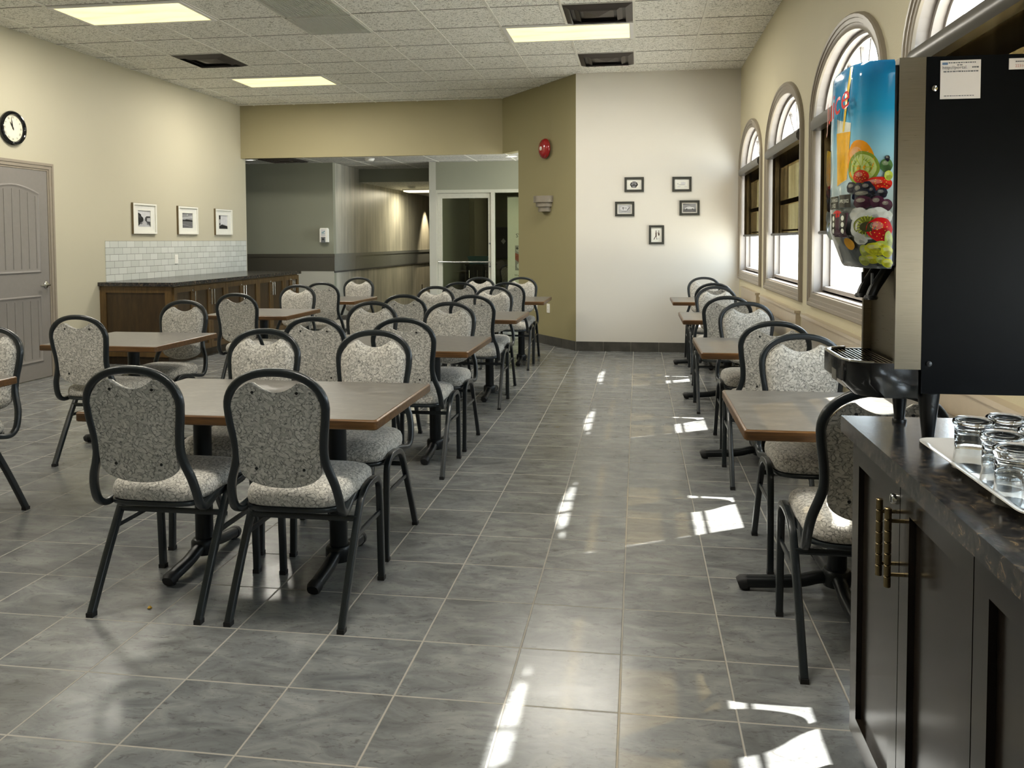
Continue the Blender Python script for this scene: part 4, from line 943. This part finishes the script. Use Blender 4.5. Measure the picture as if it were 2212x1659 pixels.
# arc-length map round the door so that the print can follow it
AR = [0.]
for a, b in zip(ths, ths[1:]): AR.append(AR[-1]+(spx(a, .6)-spx(b, .6)).length)
def at_arc(s):
    s = max(0, min(AR[-1], s))
    for i in range(NTH):
        if s <= AR[i+1]: return ths[i]+(ths[i+1]-ths[i])*(s-AR[i])/(AR[i+1]-AR[i])
    return ths[-1]
def onp(s, z, lift):
    th = at_arc(s); p = spx(th, z); q = spx(th, z, 1.0+lift/.1); c = Vector((-.01, W/2, z)); n = (p-c).normalized(); return p+n*lift
PR = B(); PM = {}; PML = []
def ink(k):
    if k not in PM: PM[k] = len(PML); PML.append('ink'+k)
    return PM[k]
LV = [0.0005]
def blob(k, s, z, rs, rz, n=26, wob=0):
    LV[0] += .00005; c = PR.verts.new(onp(s, z, LV[0])); ringA = []; ringB = []
    for i in range(n):
        a = 2*PI*i/n; m = 1+wob*math.sin(3*a+s*50)+wob*.7*math.sin(7*a+z*90)
        for R2, lst in ((.5, ringA), (1, ringB)): lst.append(PR.verts.new(onp(s+rs*m*R2*math.cos(a), max(.388, min(.83, z+rz*m*R2*math.sin(a))), LV[0])))
    for i in range(n):
        j = (i+1) % n
        for f in ((c, ringA[i], ringA[j]), (ringA[i], ringB[i], ringB[j], ringA[j])): PR.faces.new(f).material_index = ink(k)
def stripq(k, pts, m=8):
    """quad (s,z) corners a,b,c,d subdivided"""
    LV[0] += .00005; a, b, c, d = pts; g = []
    for i in range(m+1):
        u = i/m; row = []
        for j in range(m+1):
            v = j/m; s = (a[0]*(1-u)+b[0]*u)*(1-v)+(d[0]*(1-u)+c[0]*u)*v; z = (a[1]*(1-u)+b[1]*u)*(1-v)+(d[1]*(1-u)+c[1]*u)*v; row.append(PR.verts.new(onp(s, z, LV[0])))
        g.append(row)
    for i in range(m):
        for j in range(m): PR.faces.new((g[i][j], g[i+1][j], g[i+1][j+1], g[i][j+1])).material_index = ink(k)
def lettering(k, txt, size, s0, z0, slope=0., sx=1.):
    LV[0] += .0001; lv = LV[0]; t_ = text_mesh(txt, size, lambda x, y: onp(s0-x*sx, z0+y+x*slope, lv))
    me = bpy.data.meshes.new('m'); t_.to_mesh(me); t_.free(); n0 = len(PR.faces); PR.from_mesh(me); bpy.data.meshes.remove(me); PR.faces.ensure_lookup_table()
    for f in PR.faces[n0:]: f.material_index = ink(k)
Z0 = ZC
stripq('V', [(.188, 1.605-Z0), (.098, 1.585-Z0), (.111, 1.46-Z0), (.175, 1.45-Z0)]); stripq('Q', [(.188, 1.572-Z0), (.099, 1.566-Z0), (.112, 1.462-Z0), (.174, 1.45-Z0)])
stripq('W', [(.110, 1.708-Z0), (.098, 1.708-Z0), (.128, 1.57-Z0), (.139, 1.57-Z0)])
EL = [('O', .0748, 1.5012, .0356, .0437), ('L', .0668, 1.4837, .039, .036), ('l', .0652, 1.4838, .031, .029), ('g', .0144, 1.4867, .0135, .0153), ('b', .0124, 1.5015, .0056, .0065), ('S', .0679, 1.4651, .0191, .0142), ('S', .0305, 1.4476, .0297, .0152), ('G', .0101, 1.4649, .0092, .0109), ('b', .0904, 1.4424, .0181, .0121), ('b', .0709, 1.4343, .014, .0175), ('b', .0529, 1.4404, .0137, .0131), ('b', .0235, 1.4277, .0117, .0109), ('b', .0428, 1.4331, .0083, .0098),
      ('b', .058, 1.424, .03, .014), ('p', .0617, 1.4088, .0213, .0142), ('p', .0314, 1.408, .0138, .0141), ('p', .0138, 1.4018, .0129, .0131), ('i', .0693, 1.3829, .0253, .0142), ('i', .0341, 1.3832, .0241, .0141), ('i', .0103, 1.377, .0095, .0131), ('i', .06, 1.355, .03, .03), ('K', .0537, 1.3586, .0284, .0196), ('k', .0498, 1.3556, .0165, .0109), ('R', .0268, 1.3494, .0259, .0261), ('i', .0704, 1.3286, .016, .012), ('y', .1113, 1.3184, .0198, .0133),
      ('P', .0099, 1.3254, .009, .0218), ('P', .0663, 1.3004, .0158, .0164), ('P', .0269, 1.3156, .0147, .0098), ('Y', .0396, 1.3076, .0268, .0142), ('Y', .0557, 1.2855, .0195, .0098), ('P', .0799, 1.282, .0164, .011), ('P', .0327, 1.2837, .0125, .0087), ('Y', .0154, 1.3026, .0145, .0131), ('Y', .0167, 1.2777, .0159, .0098)]
def spoke(k, s, z, r0, r1, a, w0, w1):
    c_, s_ = math.cos(a), math.sin(a)
    stripq(k, [(s+r0*c_-w0*s_, z+r0*s_+w0*c_), (s+r1*c_-w1*s_, z+r1*s_+w1*c_), (s+r1*c_+w1*s_, z+r1*s_-w1*c_), (s+r0*c_+w0*s_, z+r0*s_-w0*c_)], 3)
for k, s, z, rs, rz in EL:
    blob(k, s, z-Z0, rs, rz, wob=.06 if k in 'ib' else .015); z -= Z0
    if k in 'ORSYPpGbg':
        blob('d', s-rs*.12, z-rz*.38, rs*.78, rz*.52, 18); blob('h', s+rs*.22, z+rz*.34, rs*.5, rz*.34, 18); blob('h', s+rs*.3, z+rz*.42, rs*.22, rz*.16, 12)
    if k == 'l':
        for q in range(9): spoke('G', s, z, .006, .026, 2*PI*q/9+.3, .001, .0012)
    if k == 'K':
        for q in range(20): spoke('G', s-.004, z-.002, .017 if q % 2 else .013, .024, 2*PI*q/20, .0005, .0009)
    if k in 'RS':
        for q in range(16): blob('W', s+rs*.75*math.cos(q*2.4)*math.sqrt((q+1)/17), z+rz*.75*math.sin(q*2.4)*math.sqrt((q+1)/17), .0011, .0008, 6)
    if k == 'i':
        for q in range(3): blob('h' if q < 2 else 'd', s+rs*.5*math.cos(q*2.2+s*90), z+rz*.45*math.sin(q*2.2), rs*.42, rz*.38, 9, .2)
for k, s, z, rs, rz in EL:      # the unseen far half of the door carries on with the same fruit
    if k in 'OSbpiRK' and z-Z0 > .47: blob(k, AR[-1]-s*1.15, z-Z0, rs, rz, wob=.05)
stripq('X', [(.19, 1.426-Z0), (.134, 1.426-Z0), (.134, 1.397-Z0), (.19, 1.397-Z0)], 4); stripq('X', [(.131, 1.4275-Z0), (.088, 1.4275-Z0), (.088, 1.399-Z0), (.131, 1.399-Z0)], 4)
lettering('V', 'ORANGE', .0115, .186, 1.4135-Z0); lettering('V', 'JUICE', .0115, .178, 1.401-Z0); lettering('V', 'APPLE JUICE', .0105, .129, 1.410-Z0, 0, .62)
blob('R', .142, 1.40-Z0-.014, .022, .008)
stripq('p', [(.182, 1.387-Z0), (.094, 1.387-Z0), (.105, 1.334-Z0), (.165, 1.334-Z0)], 6)
for s in (.163, .115):
    stripq('X', [(s+.013, 1.386-Z0), (s-.013, 1.386-Z0), (s-.013, 1.338-Z0), (s+.013, 1.338-Z0)], 4)
    for j in range(3): blob('V', s, 1.376-Z0-.0145*j, .0062, .0058, 14)
lettering('J', 'Juice', .082, .236, 1.590-Z0, .20, .92)
obj('fruit_print', PR, PML, pd, smooth=40)
# nozzles, tray, feet, stickers
for yy_ in (.085, .165):
    bm = B(); sweep(bm, smooth_path([(.012, yy_, .392), (-.004, yy_, .365), (-.022, yy_, .335), (-.028, yy_, .318)], 3), rsec(.022, .02, .35), (0, 1, 0)); lathe(bm, [(.013, .312), (.016, .316), (.013, .322)], (-.028, yy_, 0), 'z', 14); nz = obj('nozzle', bm, 'black', jd)
    boxo('lever', (-.028, yy_-.004, .335), (-.024, yy_+.004, .372), 'grey_plastic', nz, smooth=0)
def tray_loop(k, z):
    return [(-.012-.118*k*1., 0, z)]
pl = [(.05, .002)]+[(-.100+.055-.055*math.sin(PI/2*i/6), .002+.055-.055*math.cos(PI/2*i/6)) for i in range(7)]+[(-.100+.055-.055*math.cos(PI/2*i/6), W-.002-.055+.055*math.sin(PI/2*i/6)) for i in range(7)]+[(.05, W-.002)]
bm = B(); lo, hi = BZ-.012, BZ+.064
lowr = [((x+.03) if x < .04 else x, y, lo) for x, y in pl]; n = len(pl)
La = [bm.verts.new(p) for p in lowr]; Lb = [bm.verts.new((x, y, lo+.03)) for x, y in pl]; Lc = [bm.verts.new((x, y, hi)) for x, y in pl]; Ld = [bm.verts.new((x+(.01 if x < .04 else 0), y+(.01 if y < W/2 else -.01), hi)) for x, y in pl]; Le = [bm.verts.new((v.co.x, v.co.y, hi-.02)) for v in Ld]
for A_, B_ in ((La, Lb), (Lb, Lc), (Lc, Ld), (Ld, Le)):
    for i in range(n): bm.faces.new((A_[i], A_[(i+1) % n], B_[(i+1) % n], B_[i]))
bm.faces.new(La[::-1]); bm.faces.new(Le); dt = obj('drip_tray', bm, 'black_gloss', jd, smooth=40)
bm = B(); sweep(bm, [(x+.004, y+(.003 if y < W/2 else -.003), hi+.002) for x, y in pl[1:-1]], rsec(.009, .005), (0, 0, 1)); obj('tray_rim', bm, 'chrome', dt)
bm = B()
for i in range(10): x = -.083+.0098*i; k_ = max(.014, .05*(1-i/4)); box(bm, (x-.0017, k_, hi-.006), (x+.0017, W-k_, hi-.001))
for y in (.06, .13, .2): box(bm, (-.084, y-.0016, hi-.009), (.004, y+.0016, hi-.006))
obj('drip_grille', bm, 'chrome', dt, smooth=0); boxo('tray_badge', (-.1006, .09, BZ+.01), (-.0976, .13, BZ+.035), 'nickel', dt, smooth=0)
for x, y in ((.077, .018), (.085, W-.024), (.52, .018), (.52, W-.024)):
    bm = B(); lathe(bm, [(.0225, BZ), (.0215, BZ-.012), (.0125, .016), (.012, .008)], (x, y, 0), 'z', 18); lathe(bm, [(.0155, .010), (.0168, .008), (.0168, .0)], (x, y, 0), 'z', 18); obj('foot', bm, 'black', jd)
for x, z in ((.071, H-.067), (.07, .18)):
    bm = B(); lathe(bm, [(.006, 0), (.006, -.0025), (.001, -.004)], (x, 0, z), 'y', 12); obj('screw', bm, 'chrome' if z > .5 else 'black', jd)
st = boxo('sticker', (.082, -.0012, .745), (.162, 0, .826), 'paper', jd, smooth=0); bm = text_mesh('http://portal.', .0098, lambda x, y: Vector((.0855+x, -.0016, .8075+y)))
for (x0, x1, z, w_) in ((.098, .152, .8195, .0022), (.115, .127, .8145, .0022), (.145, .159, .809, .003), (.088, .158, .801, .0024), (.09, .15, .7505, .0016)):
    x = x0
    while x < x1: e = random.uniform(.002, .006); box(bm, (x, -.0016, z), (min(x+e, x1), -.0012, z+w_)); x += e+.0015
obj('printed_lines', bm, 'g2', st, smooth=0); bm = B(); box(bm, (.0855, -.0016, .8165), (.0965, -.0012, .8215)); obj('logo', bm, 'bluewhite', st, smooth=0)
st2 = boxo('sticker', (.217, -.0012, .803), (.262, 0, .826), 'paper', jd, smooth=0); bm = B()
for i in range(5): box(bm, (.230+.0035*i, -.0016, .818), (.2325+.0035*i, -.0012, .8205))
obj('printed_lines', bm, 'g2', st2, smooth=0); bm = text_mesh('22310', .008, lambda x, y: Vector((.229+x, -.0016, .8075+y))); obj('red_number', bm, 'redink', st2, smooth=0)

# tray with upturned tumblers ---------------------------------------------
ty = thing('serving_tray', 'white rectangular melamine tray holding upturned tumblers on the counter', 'tray', (.838, -.705, ZC)); bm = B(); Ls = []
for k, w_, h_, z, r in ((0, .165, .195, .0, .02), (1, .17, .2, .004, .025), (2, .203, .238, .028, .03), (3, .212, .247, .031, .032), (4, .212, .247, .0335, .032), (5, .203, .238, .032, .03), (6, .172, .202, .0095, .025), (7, .165, .195, .008, .02)): Ls.append([bm.verts.new((x, y, z)) for x, y in rrect(-w_, -h_, w_, h_, r, 6)])
for A_, B_ in zip(Ls, Ls[1:]):
    for i in range(len(A_)): bm.faces.new((A_[i], A_[(i+1) % len(A_)], B_[(i+1) % len(A_)], B_[i]))
bm.faces.new(Ls[0][::-1]); bm.faces.new(Ls[-1]); obj('tray_body', bm, 'melamine', ty, smooth=50)
def build_tumbler():
    t = thing('glass_tumbler', '', 'glass', group='upturned glass tumblers'); bm = B(); h = .096
    prof = [(.0005, h), (.030, h), (.0355, h-.003), (.037, h-.008), (.0345, h-.014), (.0325, h-.02), (.0325, .03), (.0365, 0.), (.0335, 0.), (.0300, .03), (.0295, h-.024), (.022, h-.0195), (.0005, h-.018)]
    lathe(bm, prof, n=36, cap=False); bmesh.ops.remove_doubles(bm, verts=bm.verts, dist=.0008); obj('tumbler_body', bm, 'glass', t, smooth=60); return t
tum = maker(build_tumbler)
for x, y, lab in ((.688, -.595, 'upturned glass tumbler nearest the dispenser foot, standing apart at left'), (.761, -.56, 'upturned glass tumbler in the back row of the tray, beside the dispenser'), (.692, -.712, 'upturned glass tumbler in the middle of the tray cluster'), (.674, -.81, 'upturned glass tumbler at the front of the cluster, cut by the right photo edge'), (.845, -.58, 'upturned glass tumbler at the back right of the tray, mostly outside the photo'), (.775, -.665, 'upturned glass tumbler behind the front one, toward the window')):
    tum((x, y, ZC+.0082), 0, lab)
# a crumb on the floor
bm = B(); bmesh.ops.create_icosphere(bm, subdivisions=2, radius=.008)
for v in bm.verts: v.co *= random.uniform(.6, 1.2); v.co.z = max(v.co.z*.7, -.004)
cr = obj('crumb', bm, plain('crumb_yellow', (190, 150, 50), .7), None, (-1.70, .43, .004)); tag(cr, 'yellow crumb lying on the floor between the front chair legs', 'crumb')

# ------------------------------------------------------------------ light
w = bpy.data.worlds.new('world'); S.world = w; w.use_nodes = True; bg = w.node_tree.nodes['Background']; bg.inputs[0].default_value = (.78, .90, 1, 1); bg.inputs[1].default_value = 8
sun = bpy.data.lights.new('sun', 'SUN'); sun.energy = 32; sun.angle = math.radians(.6); sun.color = (1, .95, .88); so = bpy.data.objects.new('sun', sun); C.objects.link(so)
so.rotation_euler = Vector((-.694, -.40, -1)).to_track_quat('-Z', 'Y').to_euler()
for yc in WY:
    l = bpy.data.lights.new('portal', 'AREA'); l.shape = 'RECTANGLE'; l.size = 1.6; l.size_y = 1.6; l.cycles.is_portal = True
    o = bpy.data.objects.new('portal', l); C.objects.link(o); o.location = (XO+.03, yc, 1.73); o.rotation_euler = (PI/2, 0, PI/2); o.rotation_euler = Vector((-1, 0, 0)).to_track_quat('-Z', 'Y').to_euler()
def spot(loc, tgt, e, ang_, col, blend=.6, r=.03):
    l = bpy.data.lights.new('spot', 'SPOT'); l.energy = e; l.spot_size = math.radians(ang_); l.spot_blend = blend; l.color = col; l.shadow_soft_size = r
    o = bpy.data.objects.new('spot', l); C.objects.link(o); o.location = loc; o.rotation_euler = (Vector(tgt)-Vector(loc)).to_track_quat('-Z', 'Y').to_euler()
for y in (13.45, 15.7): spot((XS+.30, y, 2.32), (XS+.05, y, .9), 190, 62, (1, .84, .55))
for x, y in ((-5.78, 9.50), (-1.80, 9.68)): spot((x, y, HC-.02), (x, y, 0), 2, 110, (1, .93, .8), 1.)
def area(loc, sx, sy, e, col):
    l = bpy.data.lights.new('lamp', 'AREA'); l.shape = 'RECTANGLE'; l.size = sx; l.size_y = sy; l.energy = e; l.color = col; o = bpy.data.objects.new('lamp', l); C.objects.link(o); o.location = loc
area((-4.0, 13.45, 2.27), .9, .36, 40, (1, .9, .65)); area((-1.2, 12.6, 2.68), .6, .6, 9, (1, .95, .7))  # the second is an unseen lamp added to light the room behind the glass

S.cycles.max_bounces = 10; S.cycles.diffuse_bounces = 5; S.cycles.glossy_bounces = 4; S.cycles.transmission_bounces = 10; S.cycles.transparent_max_bounces = 12
S.cycles.sample_clamp_indirect = 8; S.cycles.caustics_reflective = False; S.cycles.caustics_refractive = False; S.cycles.use_denoising = True
try: S.cycles.denoiser = 'OPENIMAGEDENOISE'
except Exception: pass
vs = S.view_settings; vs.view_transform = 'Standard'; vs.look = 'None'; vs.exposure = .18; vs.gamma = 1; vs.use_curve_mapping = False
